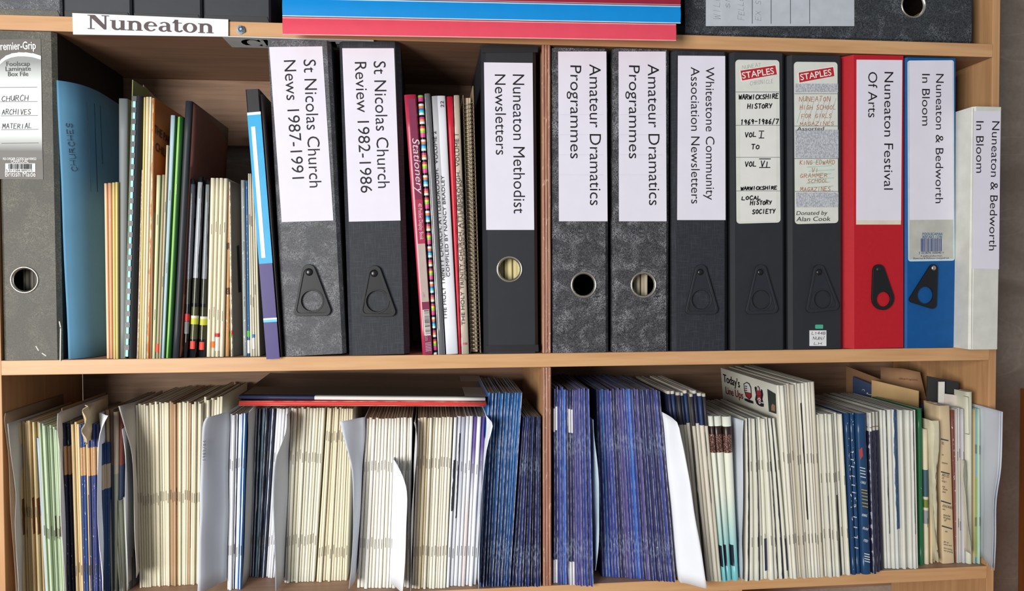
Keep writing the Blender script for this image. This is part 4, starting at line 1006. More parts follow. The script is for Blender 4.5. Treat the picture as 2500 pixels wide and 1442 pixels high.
v2 = booklet('bound_report', 'white bound report spine lettered Volume 2', 'report', None, 1088.5, 1119, 863, 1053, 1088, 235, cover('#dfe1e8', var=.02, spill=('#a9aaae', .80, .15, 4, -1, .3, 2)), Y=-.002, D=.17, r=.002)
v1 = booklet('bound_report', 'beige bound report spine lettered Volume 1', 'report', None, 1127, 1146, 863, 1108, 1122.5, 233, cover('#b3a795', fold=('#e8e4de', .03, .06), var=.02), Y=-.002, D=.17, r=.002)
booklet('document_folder', 'narrow red folder between the two white and beige reports', 'folder', None, 1120, 1126, 863, 1090, 1106.5, 236, plain('#c01f33', .4), Y=.001, D=.17, r=.002)
sticker(v1, 858, 863, plain('#a85560', .5), 'red_edge_sticker')
def spine_words(root, items, mat, dy=-.0006):
    for t, a, b, c in items:
        mb = MB(); lettering(mb, t, L3(root, *a, dy), L3(root, *b, dy), cappx(c)); mb.build('lettering', mat, root)
spine_words(v2, [('THE HOLY TRINITY CHURCH, ATTLEBOROUGH.  VOLUME 2', (1091, 780), (1064, 320), 9), ('COMPILED BY NANCY BRADLEY', (1098, 675), (1083.5, 428), 7.5), ('22', (1083, 262), (1082, 246), 7)], INK)
spine_words(v1, [('THE HOLY TRINITY CHURCH, ATTLEBOROUGH.  VOLUME 1', (1135, 793), (1119, 328), 8.5), ('COMPILED BY NANCY BRADLEY', (1140, 684), (1130, 438), 6.5)], plain('#3c352e', .6))
# wire-bound notebook
Yn = .002; Xb, Xt = at(1163, 860, Yn).x, at(1144, 210, Yn).x; zt = at(1144, 210, Yn).z; ln = math.atan2(Xt-Xb, zt); hh = zt/math.cos(ln)
nb = empty('spiral_notebook', (Xb, Yn, .0008), 'wire spiral notebook with kraft cover beside the Methodist file', 'notebook', None, (0, ln, 0))
MB().box(-.0066, -.0060, .004, .16, 0, hh-.010).build('cover', plain('#a08f76', .7), nb)
MB().box(-.0058, .0022, .009, .155, .001, hh-.012).build('pages', pages('#cbbb9d', '#6a5a44', 800), nb)
MB().box(.0046, .0054, .003, .16, 0, hh).build('back_board', plain('#8e7a60', .8), nb)
mb = MB(); N = 62; pts = [(-.0010+.0050*math.cos(t*2*math.pi/10), .0035-.0052*math.sin(t*2*math.pi/10)*1.0, .004+t/10*(hh-.022)/N) for t in range(N*10+1)]
mb.tube(pts, .00062, 5); mb.build('wire_coil', plain('#a59b8a', .3, .5, .85), nb, True)

# ---------------------------------------------------------------- lower shelf
ORD = 'first second third fourth fifth sixth seventh eighth ninth tenth eleventh twelfth thirteenth fourteenth fifteenth sixteenth seventeenth eighteenth nineteenth twentieth twenty-first twenty-second twenty-third twenty-fourth twenty-fifth twenty-sixth twenty-seventh twenty-eighth twenty-ninth thirtieth'.split()
def foot(px, py):
    p = atz(px, py, BOTT)
    if p.y < -.012: p = at(px, py, -.012)
    if p.y > .09: p = at(px, py, .09)
    return p
def run(name, cat, group, n, b0, b1, t0, t1, mats, desc, ref, staples=(), D=.14, pg=None, jy=.0025, jt=1.6, weights=None, seed=1, seen=None, gap=.91, r=None, bow=0.0, last_first=False):
    R = random.Random(seed); ws = weights or [R.uniform(.8, 1.2) for _ in range(n)]; tot = sum(ws); u = 0; out = []
    for k in range(n):
        a, b = u/tot, (u+ws[k])/tot; u += ws[k]; c = (a+b)/2
        L = lambda p, q, t: (p[0]+(q[0]-p[0])*t, p[1]+(q[1]-p[1])*t)
        F = foot(*L(b0, b1, c)); Y = F.y; Yj = Y+R.uniform(-jy, jy)
        pb = L(b0, b1, c); X = at(pb[0], pb[1], Y).x
        wpx = lambda p, q: at(L(p, q, b)[0], L(p, q, c)[1], Y).x-at(L(p, q, a)[0], L(p, q, c)[1], Y).x
        w = (wpx(b0, b1)*gap, wpx(t0, t1)*gap)
        tp_ = L(t0, t1, c); T = at(tp_[0], tp_[1], Y)
        lean = math.atan2(T.x-X, T.z-BOTT); h = math.hypot(T.x-X, T.z-BOTT)+R.uniform(-jt, jt)/2165
        m = mats(k) if callable(mats) else mats[k % len(mats)]
        d_ = desc(k) if callable(desc) else desc
        st = staples(k) if callable(staples) else staples
        o = booklet_at(name, '%s, %s %s' % (d_, ORD[k], ref), cat, group, (X, Yj, BOTT+.0003+w[0]*.5*abs(math.sin(lean))), h, w, lean, m, D=D, pg=pg, staples=st, r=r, bow=bow)
        out.append(o)
    return out
def sheet(label, front, Yf, back, mat, Yb=.14, thick=.00035, name='paper_divider', cat='divider', group='paper dividers between the magazines', wavy=.0006, yb0=.004):
    """a sheet standing among the magazines: its free front edge through FRONT (picture points, foot to head), vanishing between the booklets at BACK"""
    F = dense([(x, y, 0) for x, y in front], 16); rows = []; y0, y1 = front[0][1], front[-1][1]
    for i, q in enumerate(F):
        P = at(q.x, q.y, Yf); P.z = max(P.z, BOTT+.0006)
        t = (q.y-y0)/(y1-y0); bx = back[0]+(back[1]-back[0])*t
        B = at(bx, q.y, yb0); row = []
        for s_ in (0, .12, .3, .5, .7, .88, 1.0):
            k = s_*s_*(3-2*s_); row.append(Vector((P.x+(B.x-P.x)*s_+wavy*math.sin(i*.9+s_*4), Yf+(yb0-Yf)*(.35*s_+.65*k), P.z)))
        for s_ in (.3, .6, 1.0): row.append(Vector((B.x+.002*s_*(1 if B.x < CAM.x else -1)*0, yb0+(Yb-yb0)*s_, P.z)))
        rows.append(row)
    o = loft(name, rows, mat, label, cat, group, thick)
    o['_f'] = 1
    def surf(px, py):
        t = (py-y0)/(y1-y0); i = max(0, min(14, int(t*15))); f = t*15-i
        fx = F[i].x+(F[i+1].x-F[i].x)*f; bx = back[0]+(back[1]-back[0])*t
        s_ = max(0, min(1, (px-fx)/(bx-fx))); k = s_*s_*(3-2*s_)
        return at(px, py, Yf+(yb0-Yf)*(.35*s_+.65*k)-.0012)-Vector(rows[0][0])
    return o, surf
def note(o, surf, body, a, b, cap, mat, w=.0006):
    """pencilled year, written along a line of picture points"""
    mb = MB(); n = len(body); d = Vector((b[0]-a[0], b[1]-a[1], 0)); L_ = d.length; d.normalize(); up = Vector((d.y, -d.x, 0))
    for i, ch in enumerate(body):
        for st_ in STK.get(ch, ()):
            pts = []
            for q in st_.split():
                u, v = map(float, q.split(',')); p = Vector((a[0], a[1], 0))+d*(L_*(i+.1+u*.75)/n)+up*v*cap
                pts.append(surf(p.x, p.y))
            ribbon(mb, pts, w)
    mb.build('handwritten_lettering', mat, o)
PAPER = plain('#d9dade', .8, .2, 0, .03, 20); PAPERB = plain('#cfd6e0', .8, .2, 0, .03, 20); PAPERG = plain('#bfbcb8', .8, .2, 0, .04, 20); PAPERW = plain('#e6ebf2', .8, .2, 0, .02, 20)
PENC = plain('#6b6c72', .8)
PGC = pages('#cfc2a8', '#7d6f5c'); PGW = pages('#d8d4cc', '#857d76'); PGT = pages('#b9a27c', '#6e5b40', 700); PGB = pages('#b9b2ac', '#4d4844')
PR, MG = 'programme', 'magazine'

# near end: worn tan and green programmes
card, _ = sheet('brown card standing at the shelf end behind the grey sheet', [(40, 1474), (30, 1300), (22, 1150), (13, 1040), (12, 1008)], .002, (52, 24), plain('#a48f78', .8), yb0=.013, name='card_sheet', cat='card', group=None)
sheet('grey-white sheet at the very end, before the tan programmes', [(44, 1474), (43, 1400), (38, 1276), (37, 1200), (28, 1110), (17, 1034)], -.010, (56, 45), PAPERG, yb0=.011)
tan = cover('#dcc596', spill=('#7a4f2a', .95, .6, 9, 1, .38, .58), wear=.0, var=.14)
run('programme', PR, 'worn tan programmes', 8, (57, 1474), (108, 1472), (45, 1029), (93, 1030), [tan, cover('#cdb181', spill=('#5d3a22', .95, .6, 12, 1, .36, .55), var=.14)], 'worn tan programme', 'in line from the grey end sheet', (.5,), pg=PGT, jt=3)
booklet_at_blue = run('card_sheet', 'card', None, 1, (109, 1474), (117, 1473), (86, 1071), (95, 1072), [cover('#b4c3d0', var=.02)], 'pale blue index card between tan and green programmes', 'of its kind', pg=PGW)
for o in booklet_at_blue: o['label'] = 'pale blue index card between the tan and the green programmes'
run('programme', PR, 'pale green programmes', 9, (118, 1473), (158, 1468), (96, 1033), (143, 1050), [cover('#c6d6b8', var=.1), cover('#b3c6a6', spill=('#5b4a36', .9, .5, 9, 1, .38, .5), var=.1)], 'pale green programme', 'in line from the tan programmes', (.40,), pg=pages('#b8c2a0', '#65664c', 700), jt=3, gap=.85)
sheet('white sheet edge between green and navy programmes', [(160, 1470), (151, 1300), (147, 1150), (142, 1060), (140, 1009)], .000, (164, 150), PAPER, yb0=.013)
sheet('tall beige card rising behind the first navy programmes', [(170, 1470), (162, 1250), (150, 997)], .017, (169, 152), plain('#a98f70', .8), yb0=.022, name='card_sheet', cat='card', group=None)
TANB = ((.71, .87, '#c39c72'),)
nv = lambda h, **k: cover(h, bands=TANB, wear=.03, var=.06, **k)
seq = [nv('#1f2440'), nv('#2a2c44'), cover('#5a4a44', bands=TANB), cover('#ead2a0', wear=.0), cover('#e8cd9b'), cover('#ecd6aa'), nv('#31477c'), nv('#2f4a86'), cover('#e3c795', spill=('#4a3020', .75, .4, 6, 1, 0, .6)), nv('#454a6c'), nv('#3b4472', fold=('#a8937c', .9, .1)), nv('#33407a'), nv('#3c4370')]
sd = lambda k: ('navy programme with a tan band' if k not in (3, 4, 5, 8) else 'worn cream-spined programme')
run('programme', PR, 'navy programmes with a tan band', 13, (169, 1468), (247, 1462), (154, 1031), (240, 1037), seq, sd, 'in line after the beige card', (.18,), pg=PGT, jt=3)
sheet('crumpled cream paper sticking up among the navy programmes', [(207, 1085), (205, 1060), (204, 1035), (206, 1005), (210, 992)], -.008, (211, 213), plain('#cbb894', .8), Yb=.06, name='torn_paper', cat='paper', group=None, wavy=.0025)
sheet('white sheet with curled top between the navy programme runs', [(250, 1466), (250, 1407), (244, 1334), (239, 1262), (237, 1180), (241, 1090), (250, 1045), (263, 1014)], .002, (252, 244), PAPERW, yb0=.021)
run('programme', PR, 'second run of navy programmes', 6, (253, 1458), (269, 1450), (243, 1082), (268, 1080), [cover('#1f4474', bands=((.70, .86, '#c3b098'),), var=.08), cover('#2b3f66', bands=((.70, .86, '#b7a48c'),), wear=.03)], 'short navy programme', 'in line after the curled white sheet', pg=PGT)
run('programme', PR, 'tall brown-topped programmes', 4, (270, 1450), (290, 1446), (256, 1000), (298, 1004), [cover('#b49a7c', bands=((.0, .6, '#8f8f7a'),)), cover('#6e5848', bands=((.0, .7, '#3a4a66'),)), cover('#c3b29a', bands=((.0, .66, '#9a9c86'),)), cover('#8d4f42', bands=((.0, .7, '#43506c'),))], 'tall brown-topped programme', 'in line behind the small folded leaflets', pg=PGT, jt=3)
run('leaflet', 'leaflet', 'small folded leaflets', 6, (274, 1449), (309, 1444), (266, 1222), (303, 1214), [cover('#c9cbb2'), cover('#d6d6c2'), cover('#7e806f'), cover('#d2d3bd'), cover('#c3c7b0'), cover('#3a4a6c')], 'small pale green-grey leaflet', 'in line in front of the brown-topped programmes', pg=PGB, D=.10, jt=4, bow=.0015) if False else \
run('leaflet', 'leaflet', 'small folded leaflets', 4, (291, 1447), (310, 1444), (271, 1222), (305, 1214), [cover('#c9cbb2'), cover('#d6d6c2'), cover('#8a8c7a'), cover('#c3c7b0')], 'small pale grey-green leaflet', 'in line beside the brown-topped programmes', pg=PGB, D=.10, jt=4)
sheet('narrow white sheet with a folded tip beside the grey leaflets', [(311, 1440), (308, 1300), (306, 1150), (304, 1080), (297, 1047)], .018, (313, 310), PAPERW, yb0=.038)
run('leaflet', 'leaflet', 'grey leaflets', 4, (313, 1440), (331, 1424), (310, 1062), (322, 1070), [cover('#7f7f82'), cover('#5f6064'), cover('#8f8e8c')], 'thin grey leaflet in shade', 'in line before the large grey divider', pg=PGB, jt=5)
d1, s1 = sheet('large grey divider sheet with a pencilled year from the seventies', [(333, 1410), (330, 1330), (328, 1200), (321, 1110), (311, 1058), (288, 991)], .018, (340, 329), PAPERG, yb0=.045)
note(d1, s1, '1975/76', (325, 1066), (312, 1024), 6, PENC, .0006)

# long cream run
crm = [cover('#ece6ce', var=.07), cover('#f0ead6', var=.07), cover('#e6dfc4', var=.07)]; crt = [cover('#c9a884', spill=('#6e4a34', .9, .4, 7, 1, .2, 1)), cover('#d8bb92'), cover('#b08f72')]
run('magazine', MG, 'long run of cream stapled magazines', 26, (342, 1434), (486, 1426), (331, 986), (492, 982), lambda k: crt[k % 3] if k in (13, 14, 15, 16, 21) else crm[k % 3], lambda k: 'tan-spined stapled magazine' if k in (13, 14, 15, 16, 21) else 'cream stapled magazine', 'in line after the seventies divider', (.485,), pg=PGC, jt=5, jy=.002)
run('magazine', MG, 'cream magazines behind the eighties divider', 6, (490, 1420), (532, 1412), (497, 972), (545, 972), crm, 'cream magazine', 'in line behind the eighties divider', pg=PGC, jt=5, gap=.84)
d2, s2 = sheet('broad white divider sheet with a pencilled year from the eighties', [(482, 1448), (484, 1332), (490, 1257), (488, 1182), (492, 1090), (497, 1036), (504, 1018)], -.006, (552, 558), PAPERB, yb0=.026)
note(d2, s2, '1983/84', (502, 1126), (503, 1074), 7, PENC, .0006)
wht = cover('#eef0f3', var=.05); wsp = cover('#e9ecef', spill=('#1d2c4c', .42, .5, 8, 1, -1, 2), var=.05); wsb = cover('#e6ebf0', spill=('#2f6aa6', .4, .6, 6, 1, -1, 2), var=.05)
run('magazine', MG, 'white magazines after the eighties divider', 6, (554, 1440), (589, 1438), (561, 1012), (602, 1010), [wht, wht, wsp, wht, wsb, wsb], lambda k: 'white magazine' if k in (0, 1, 3) else 'white magazine with dark print along its fold', 'in line after the eighties divider', (.72, .22), pg=PGW)
sheet('grey-white sheet between the two white magazine runs', [(590, 1434), (597, 1300), (603, 1150), (605, 1060), (607, 1012), (616, 996)], .034, (606, 620), PAPERG, yb0=.060)
run('magazine', MG, 'magazines with dark ragged print along the fold', 10, (609, 1408), (671, 1410), (624, 998), (704, 997), [wsp, cover('#d9e2e8', spill=('#1c2a44', .4, .8, 9, 1, -1, 2)), cover('#a3c4d8', spill=('#22486e', .75, .6, 9, 1, -1, 2)), cover('#e0e3e6', spill=('#1b2233', .42, .8, 10, 1, -1, 2)), wsp, cover('#d9dde2', spill=('#27324a', .45, .8, 12, 1, -1, 2)), wht, wht, wht, cover('#e4e4e6')], lambda k: 'white magazine with ragged dark print' if k < 6 else 'plain white magazine', 'in line under the red magazine end', (.72, .22), pg=PGW)
sheet('white sheet bulging out beneath the red magazine', [(673, 1442), (668, 1300), (667, 1200), (670, 1125), (686, 1085), (700, 1050), (699, 1012)], .012, (692, 708), PAPERB, yb0=.040)
iv = [cover('#e7e5d4', var=.05), cover('#eceadb', var=.05), cover('#e2dfca', var=.05)]
run('magazine', MG, 'ivory magazines beneath the red magazine', 11, (694, 1422), (768, 1419), (711, 997), (794, 995), iv, 'ivory stapled magazine', 'in line after the bulging white sheet', (.72, .24), pg=PGC)
cr2 = [cover('#eae2c6', var=.05), cover('#efe8d0', var=.05)]
run('magazine', MG, 'pale yellow magazines before the nineties divider', 11, (772, 1420), (848, 1416), (799, 996), (863, 997), cr2, 'pale yellow stapled magazine', 'in line before the nineties divider', (.83, .17), pg=PGC)
d3, s3 = sheet('twisted white divider sheet with a pencilled year from the nineties', [(852, 1436), (860, 1330), (864, 1250), (860, 1163), (850, 1110), (838, 1060), (829, 1028)], -.010, (868, 892), PAPERB, yb0=.013)
note(d3, s3, '1995/96', (861, 1118), (857, 1072), 7, plain('#3a3b40', .8), .0006)
w2 = [cover('#efece1', var=.05), cover('#e9e6d9', var=.05), cover('#f1efe8', var=.05)]
run('magazine', MG, 'white stapled magazines after the nineties divider', 15, (871, 1436), (1000, 1434), (894, 1022), (1007, 1020), w2, 'off-white stapled magazine', 'in line after the nineties divider', (.72, .26), pg=PGC)
sheet('bright white sheet bowing out in front of the off-white magazines', [(983, 1446), (990, 1332), (994, 1257), (992, 1200), (985, 1163), (968, 1133)], -.022, (955, 962), PAPERW)
sheet('thin white sheet between the off-white and the cream stapled run', [(1002, 1444), (1004, 1300), (1012, 1160), (1018, 1060), (1010, 1030)], -.010, (1003, 1015), PAPER)
w3 = [cover('#efebdc', var=.05), cover('#eae5d2', grad=('#efebdc', .1, .5), var=.05), cover('#e9dcbc', var=.05)]
run('magazine', MG, 'cream magazines before the purple-spined ones', 12, (1005, 1437), (1088, 1435), (1020, 1021), (1106, 1017), lambda k: w3[2] if k in (1, 2, 3) else w3[k % 2], 'cream stapled magazine', 'in line before the purple-spined ones', (.74, .22), pg=PGC)
pur = cover('#6f58a6', grad=('#e4e8ec', .52, .82), var=.04)
run('magazine', MG, 'white and purple magazines', 8, (1089, 1433), (1164, 1429), (1108, 1017), (1186, 1017), [cover('#e6eaec', spill=('#2b2e36', .55, .8, 14, 1, .45, .75)), cover('#e3e6ec', spill=('#30333d', .8, .7, 10, 1, .4, .9)), cover('#b9bccb', grad=('#e6eaee', .3, .8)), cover('#e3e7ec'), cover('#e8ebee', grad=('#e3d9d8', .4, .6)), pur, cover('#e9ebee'), pur], lambda k: 'white magazine with purple upper spine' if k in (5, 7) else 'white glossy magazine', 'in line before the tall blue ones', (.70, .2), pg=PGC)
sheet('white sheet with a pointed corner against the tall blue magazines', [(1168, 1440), (1170, 1300), (1176, 1200), (1186, 1100), (1204, 1040), (1192, 1022)], -.018, (1168, 1188.5), PAPERW)
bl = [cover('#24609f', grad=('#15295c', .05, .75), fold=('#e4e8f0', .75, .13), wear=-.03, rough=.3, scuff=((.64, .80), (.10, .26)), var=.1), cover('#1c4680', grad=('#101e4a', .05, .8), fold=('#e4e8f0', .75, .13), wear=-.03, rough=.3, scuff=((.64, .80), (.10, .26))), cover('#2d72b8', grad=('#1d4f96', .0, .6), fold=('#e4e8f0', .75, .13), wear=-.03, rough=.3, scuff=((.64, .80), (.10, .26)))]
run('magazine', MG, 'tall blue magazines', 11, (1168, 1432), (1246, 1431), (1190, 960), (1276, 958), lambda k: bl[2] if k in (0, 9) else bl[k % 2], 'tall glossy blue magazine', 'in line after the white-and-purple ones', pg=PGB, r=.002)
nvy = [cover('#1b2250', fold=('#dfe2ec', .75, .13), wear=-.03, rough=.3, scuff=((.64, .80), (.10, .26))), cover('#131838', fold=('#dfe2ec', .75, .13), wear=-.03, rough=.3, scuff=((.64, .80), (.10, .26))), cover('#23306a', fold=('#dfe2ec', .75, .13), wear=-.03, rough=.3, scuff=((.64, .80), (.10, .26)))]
run('magazine', MG, 'shorter dark navy magazines', 10, (1248, 1431), (1321, 1431), (1277, 1018), (1320, 1017), nvy, 'dark navy magazine', 'in line before the wooden divider', pg=PGB, r=.002, gap=.9)

# lying magazines on top of the run
def lying(name, label, lb, rb, thick, D, mat, Y, swing=0.0, pg=None):
    a, b = at(*lb, Y), at(*rb, Y); L_ = (b-a).length; tilt = math.atan2(a.z-b.z, b.x-a.x)
    return booklet_at(name, label, 'magazine', 'large magazines lying across the run', (a.x, Y, a.z+thick/2), L_, thick, math.pi/2+tilt, mat, D=D, pg=pg or PGW, swing=swing, taper=.8, dip=.001)
lying('magazine', 'large magazine with red spine lying across the white magazines', (583, 991), (1187, 993), .0056, .17, cover('#d8413c', spill=('#e9b4a8', .9, .6, 9, 1, -1, 2), rough=.35, fold=('#e8a9a0', .06, .05)), -.006)
lm = lying('magazine', 'large dark-covered magazine lying on the red-spined one', (583, 974.5), (1185, 979.5), .0042, .175, cover('#e6e3dc', bands=((.0, .30, '#2c3350'),), spill=('#2a2626', 1.25, .1, 2, -1, -1, 2), rough=.3, var=.02), -.004, swing=-.004)
hx = lm['w_']/2
mb = MB()
rows = [[(-hx*(1-.15*(y/.175))-.0005-.004*(y/.175)**2, y, z) for y in (.006, .04, .08, .12, .165)] for z in (.003, .09, .18, .245)]
mb.grid(rows); mb.build('front_cover_print', plain('#3f3a36', .35, .4, 0, .12, 14), lm, True)
mb = MB(); rows = [[(-hx*(1-.15*(y/.175))-.0006-.004*(y/.175)**2, y, z) for y in (.004, .04, .08, .12, .168)] for z in (.2455, .262, .272)]
mb.grid(rows); mb.build('grey_panel_print', plain('#8e857f', .4), lm, True)

# right-hand bay: violet-blue magazines
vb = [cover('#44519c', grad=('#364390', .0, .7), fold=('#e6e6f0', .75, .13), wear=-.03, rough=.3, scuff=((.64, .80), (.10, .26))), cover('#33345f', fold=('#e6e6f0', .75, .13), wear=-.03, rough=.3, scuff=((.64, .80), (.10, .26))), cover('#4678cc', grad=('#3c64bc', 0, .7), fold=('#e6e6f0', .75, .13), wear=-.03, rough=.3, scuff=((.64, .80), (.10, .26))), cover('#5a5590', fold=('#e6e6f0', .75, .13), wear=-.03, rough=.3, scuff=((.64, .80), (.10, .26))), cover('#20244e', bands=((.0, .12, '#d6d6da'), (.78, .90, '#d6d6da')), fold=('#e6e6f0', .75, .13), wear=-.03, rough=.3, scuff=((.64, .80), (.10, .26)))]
p1 = (4, 4, 0, 0, 2, 1, 4, 4, 3, 0, 3, 0, 0, 1, 0)
run('magazine', MG, 'violet-blue magazines beside the wooden divider', 15, (1351, 1424), (1450, 1432), (1352, 948), (1439, 952), lambda k: vb[p1[k]], 'violet-blue magazine', 'in line from the wooden divider', pg=PGB, r=.002, jt=4, gap=.9)
sheet('pale blue sheet between the two runs of violet-blue magazines', [(1453, 1392), (1463, 1300), (1462, 1192), (1453, 1080), (1447, 1024)], -.004, (1455, 1445), plain('#bcd3e2', .8))
p2 = (1, 0, 2, 0, 0, 0, 1, 1, 3, 3, 0, 0, 2, 0, 1, 3, 1, 0, 1, 0, 1, 1, 0, 1)
run('magazine', MG, 'leaning violet-blue magazines', 24, (1468, 1406), (1651, 1422), (1453, 950), (1612, 953), lambda k: vb[p2[k]], 'leaning violet-blue magazine', 'in line after the pale blue sheet', pg=PGB, r=.002, jt=4, gap=.85)
sheet('wide white sheet fanning out after the leaning violet-blue magazines', [(1726, 1446), (1712, 1350), (1699, 1270), (1688, 1195), (1676, 1137), (1664, 1070), (1655, 1032), (1630, 1014)], -.030, (1663, 1620), PAPERW, yb0=-.010)
dt = [cover('#cfcabb', bands=((.83, .985, '#1d2440'),), var=.06), cover('#d4cfc0', bands=((.83, .985, '#22355c'),), var=.06), cover('#c6c1b2', bands=((.83, .985, '#2c2a30'),), spill=('#55504a', .9, .3, 5, -1, -1, 2), var=.06)]
run('programme', PR, 'buff programmes with dark picture heads', 9, (1677, 1416), (1763, 1420), (1627, 957), (1723, 958), dt, 'buff programme with dark picture at its head', 'in line behind the wide white sheet', pg=PGW, jt=4, gap=.86)
def crowd():
    m, nt, b = newmat('crowd_print', .3); u, v, _ = sep(nt, coord(nt, 'UV'))
    c = mixc(nt, rng(nt, v, .12, .55), C('#74bcc0'), C('#dfe2d3'))
    n = noise(nt, mapv(nt, coord(nt), (1, 1, 1)), 900, 2); ph = mixc(nt, rng(nt, n, .5, .66), C('#3a2420'), C('#b98a78'))
    c = mixc(nt, mth(nt, 'MULTIPLY', mth(nt, 'GREATER_THAN', v, .78), mth(nt, 'LESS_THAN', v, .94)), c, ph)
    c = mixc(nt, mth(nt, 'MULTIPLY', mth(nt, 'GREATER_THAN', v, .89), mth(nt, 'LESS_THAN', v, .94)), c, C('#2e1d1a'))
    k = mth(nt, 'MULTIPLY', mth(nt, 'LESS_THAN', u, .35), mth(nt, 'MULTIPLY', mth(nt, 'GREATER_THAN', v, .09), mth(nt, 'LESS_THAN', v, .22)))
    c = mixc(nt, k, c, C('#1c2634')); nt.links.new(c, b.inputs['Base Color']); return m
CW = crowd()
run('programme', PR, 'thick turquoise programmes with a crowd picture', 3, (1765, 1424), (1806, 1424), (1729, 1016), (1788, 1018), [CW], 'turquoise and white programme with crowd picture', 'in line after the buff programmes', pg=PGW, weights=(.55, 1, 1), jt=.5, r=.004)
sheet('pale lavender sheet right after the turquoise programmes', [(1811, 1424), (1812, 1350), (1812, 1270), (1814, 1100), (1814, 1026)], -.018, (1804, 1790), PAPERB)
cs2 = [cover('#dedecf', var=.05), cover('#d8d8ca', spill=('#1f2436', .42, .6, 6, 1, -1, 2), var=.05), cover('#dcdccd', spill=('#2a2f52', .42, .12, 3, 1, .05, .25), var=.05), cover('#d6d5c6', spill=('#2a2a30', .55, .7, 8, 1, -1, 2), var=.05)]
run('programme', PR, 'off-white football programmes after the lavender sheet', 9, (1818, 1425), (1926, 1430), (1818, 1022), (1892, 1020), lambda k: cs2[(3, 0, 1, 0, 2, 0, 3, 1, 2)[k]], 'off-white programme', 'in line after the lavender sheet', (.7, .24), pg=PGW, bow=.0012)
cs3 = [cover('#dcdacb', var=.05), cover('#d5d2c2', spill=('#17181c', .4, .6, 5, 1, .3, .9), var=.05), cover('#c9c3b2', var=.05), cover('#e0dfd2', var=.04)]
tall = run('programme', PR, 'tall line-up programmes', 11, (1930, 1429), (2012, 1417), (1896, 942), (1988, 931), lambda k: cs3[(3, 0, 0, 2, 2, 0, 1, 3, 0, 0, 2)[k]], 'tall off-white programme', 'in line from the Line Ups cover', (.62, .2), pg=PGW, D=.178)
tall[0]['label'] = "tall programme with Today's Line Ups and two crests on its cover"
# its printed cover, on the face towards the shorter programmes
def lface(root, px, py, off=.0008):
    w = root['w_']; M = MW[root.name]; Mi = M.inverted(); o = Mi @ CAM; d = Mi.to_3x3() @ ray(px, py)
    x = -w/2*1.0-off; t = (x-o.x)/d.x; return o+d*t
def fpoly(mb, root, pts, off, mi=0):
    P = [lface(root, x, y, off) for x, y in pts]; mb.add(P, [tuple(range(len(P)))], mi=mi)
t0_ = tall[0]
def ltext(root, txt, a, b, cap, mat, name, off=.0011):
    mb = MB(); lettering(mb, txt, lface(root, *a, off), lface(root, *b, off), cap, normal=Vector((-1, 0, 0)), bold=.00012); mb.build(name, mat, root)
ltext(t0_, "Today's", (1766, 931), (1806, 946), .0105, INK, 'lettering'); ltext(t0_, 'Line Ups', (1772, 960), (1814, 974), .0095, plain('#8e2a2a', .6), 'lettering')
mb = MB()   # a shield over a scroll
fpoly(mb, t0_, [(1815, 936), (1823, 932), (1829, 935.5), (1833.5, 945), (1835, 969), (1829.5, 975), (1820.5, 967), (1816.5, 952)], .0009, 0)
fpoly(mb, t0_, [(1816.8, 937.5), (1823, 934.3), (1828, 937.3), (1832, 946), (1833, 959), (1819.5, 955.5), (1818, 950)], .0012, 1)
fpoly(mb, t0_, [(1819.6, 956.5), (1833.2, 960), (1833.4, 968), (1829.3, 972.5), (1821.8, 965.5)], .0012, 2)
for y in (941, 946, 951): fpoly(mb, t0_, [(1818, y), (1824, y+1), (1824, y+3), (1818, y+2)], .0014, 0)
fpoly(mb, t0_, [(1817, 972), (1823, 973), (1838, 979), (1839, 985), (1828, 982), (1818, 977)], .0012, 0)
mb.build('shield_crest_print', [plain('#1d1f26', .6), plain('#d8d6d2', .6), plain('#a02a33', .6)], t0_)
mb = MB()
fpoly(mb, t0_, [(1841.9, 945.2), (1844.7, 942.4), (1847.1, 954.9), (1849.2, 963.2), (1851.0, 982.6), (1846.8, 985.4), (1843.3, 974.3), (1845.4, 963.2)], 0.001, 0)
fpoly(mb, t0_, [(1857.2, 949.3), (1860.7, 952.1), (1862.7, 963.2), (1860.7, 974.3), (1863.0, 982.6), (1857.9, 979.9), (1857.6, 963.2)], 0.001, 0)
fpoly(mb, t0_, [(1846.1, 945.9), (1850.3, 941.3), (1854.0, 945.9), (1854.6, 954.2), (1848.5, 954.2)], 0.001, 0)
fpoly(mb, t0_, [(1847.5, 946.6), (1850.3, 943.1), (1852.9, 946.6), (1853.2, 952.8), (1849.3, 952.8)], 0.0013, 1)
fpoly(mb, t0_, [(1846.8, 953.5), (1857.2, 953.5), (1857.9, 963.2), (1853.0, 968.8), (1847.5, 963.2)], 0.0011, 2)
fpoly(mb, t0_, [(1847.6, 964.9), (1858.4, 965.4), (1859.0, 976.0), (1853.7, 983.3), (1847.9, 977.8)], 0.0012, 0)
fpoly(mb, t0_, [(1848.5, 965.7), (1857.6, 966.3), (1857.9, 975.7), (1853.7, 981.9), (1848.7, 977.1)], 0.0014, 2)
fpoly(mb, t0_, [(1849.0, 973.2), (1853.5, 969.5), (1857.9, 974.3), (1857.3, 977.1), (1853.5, 973.2), (1849.6, 976.4)], 0.0016, 1)
fpoly(mb, t0_, [(1846.1, 981.9), (1864.1, 984.7), (1864.1, 992.6), (1856.8, 991.8), (1849.3, 987.5)], 0.001, 0)
fpoly(mb, t0_, [(1851.8, 977.1), (1854.6, 975.7), (1857.3, 977.8), (1857.3, 984.7), (1854.6, 986.2), (1852.1, 984.0)], 0.0018, 1)
fpoly(mb, t0_, [(1853.7, 979.2), (1855.4, 979.2), (1855.4, 982.6), (1853.7, 982.4)], 0.002, 0)
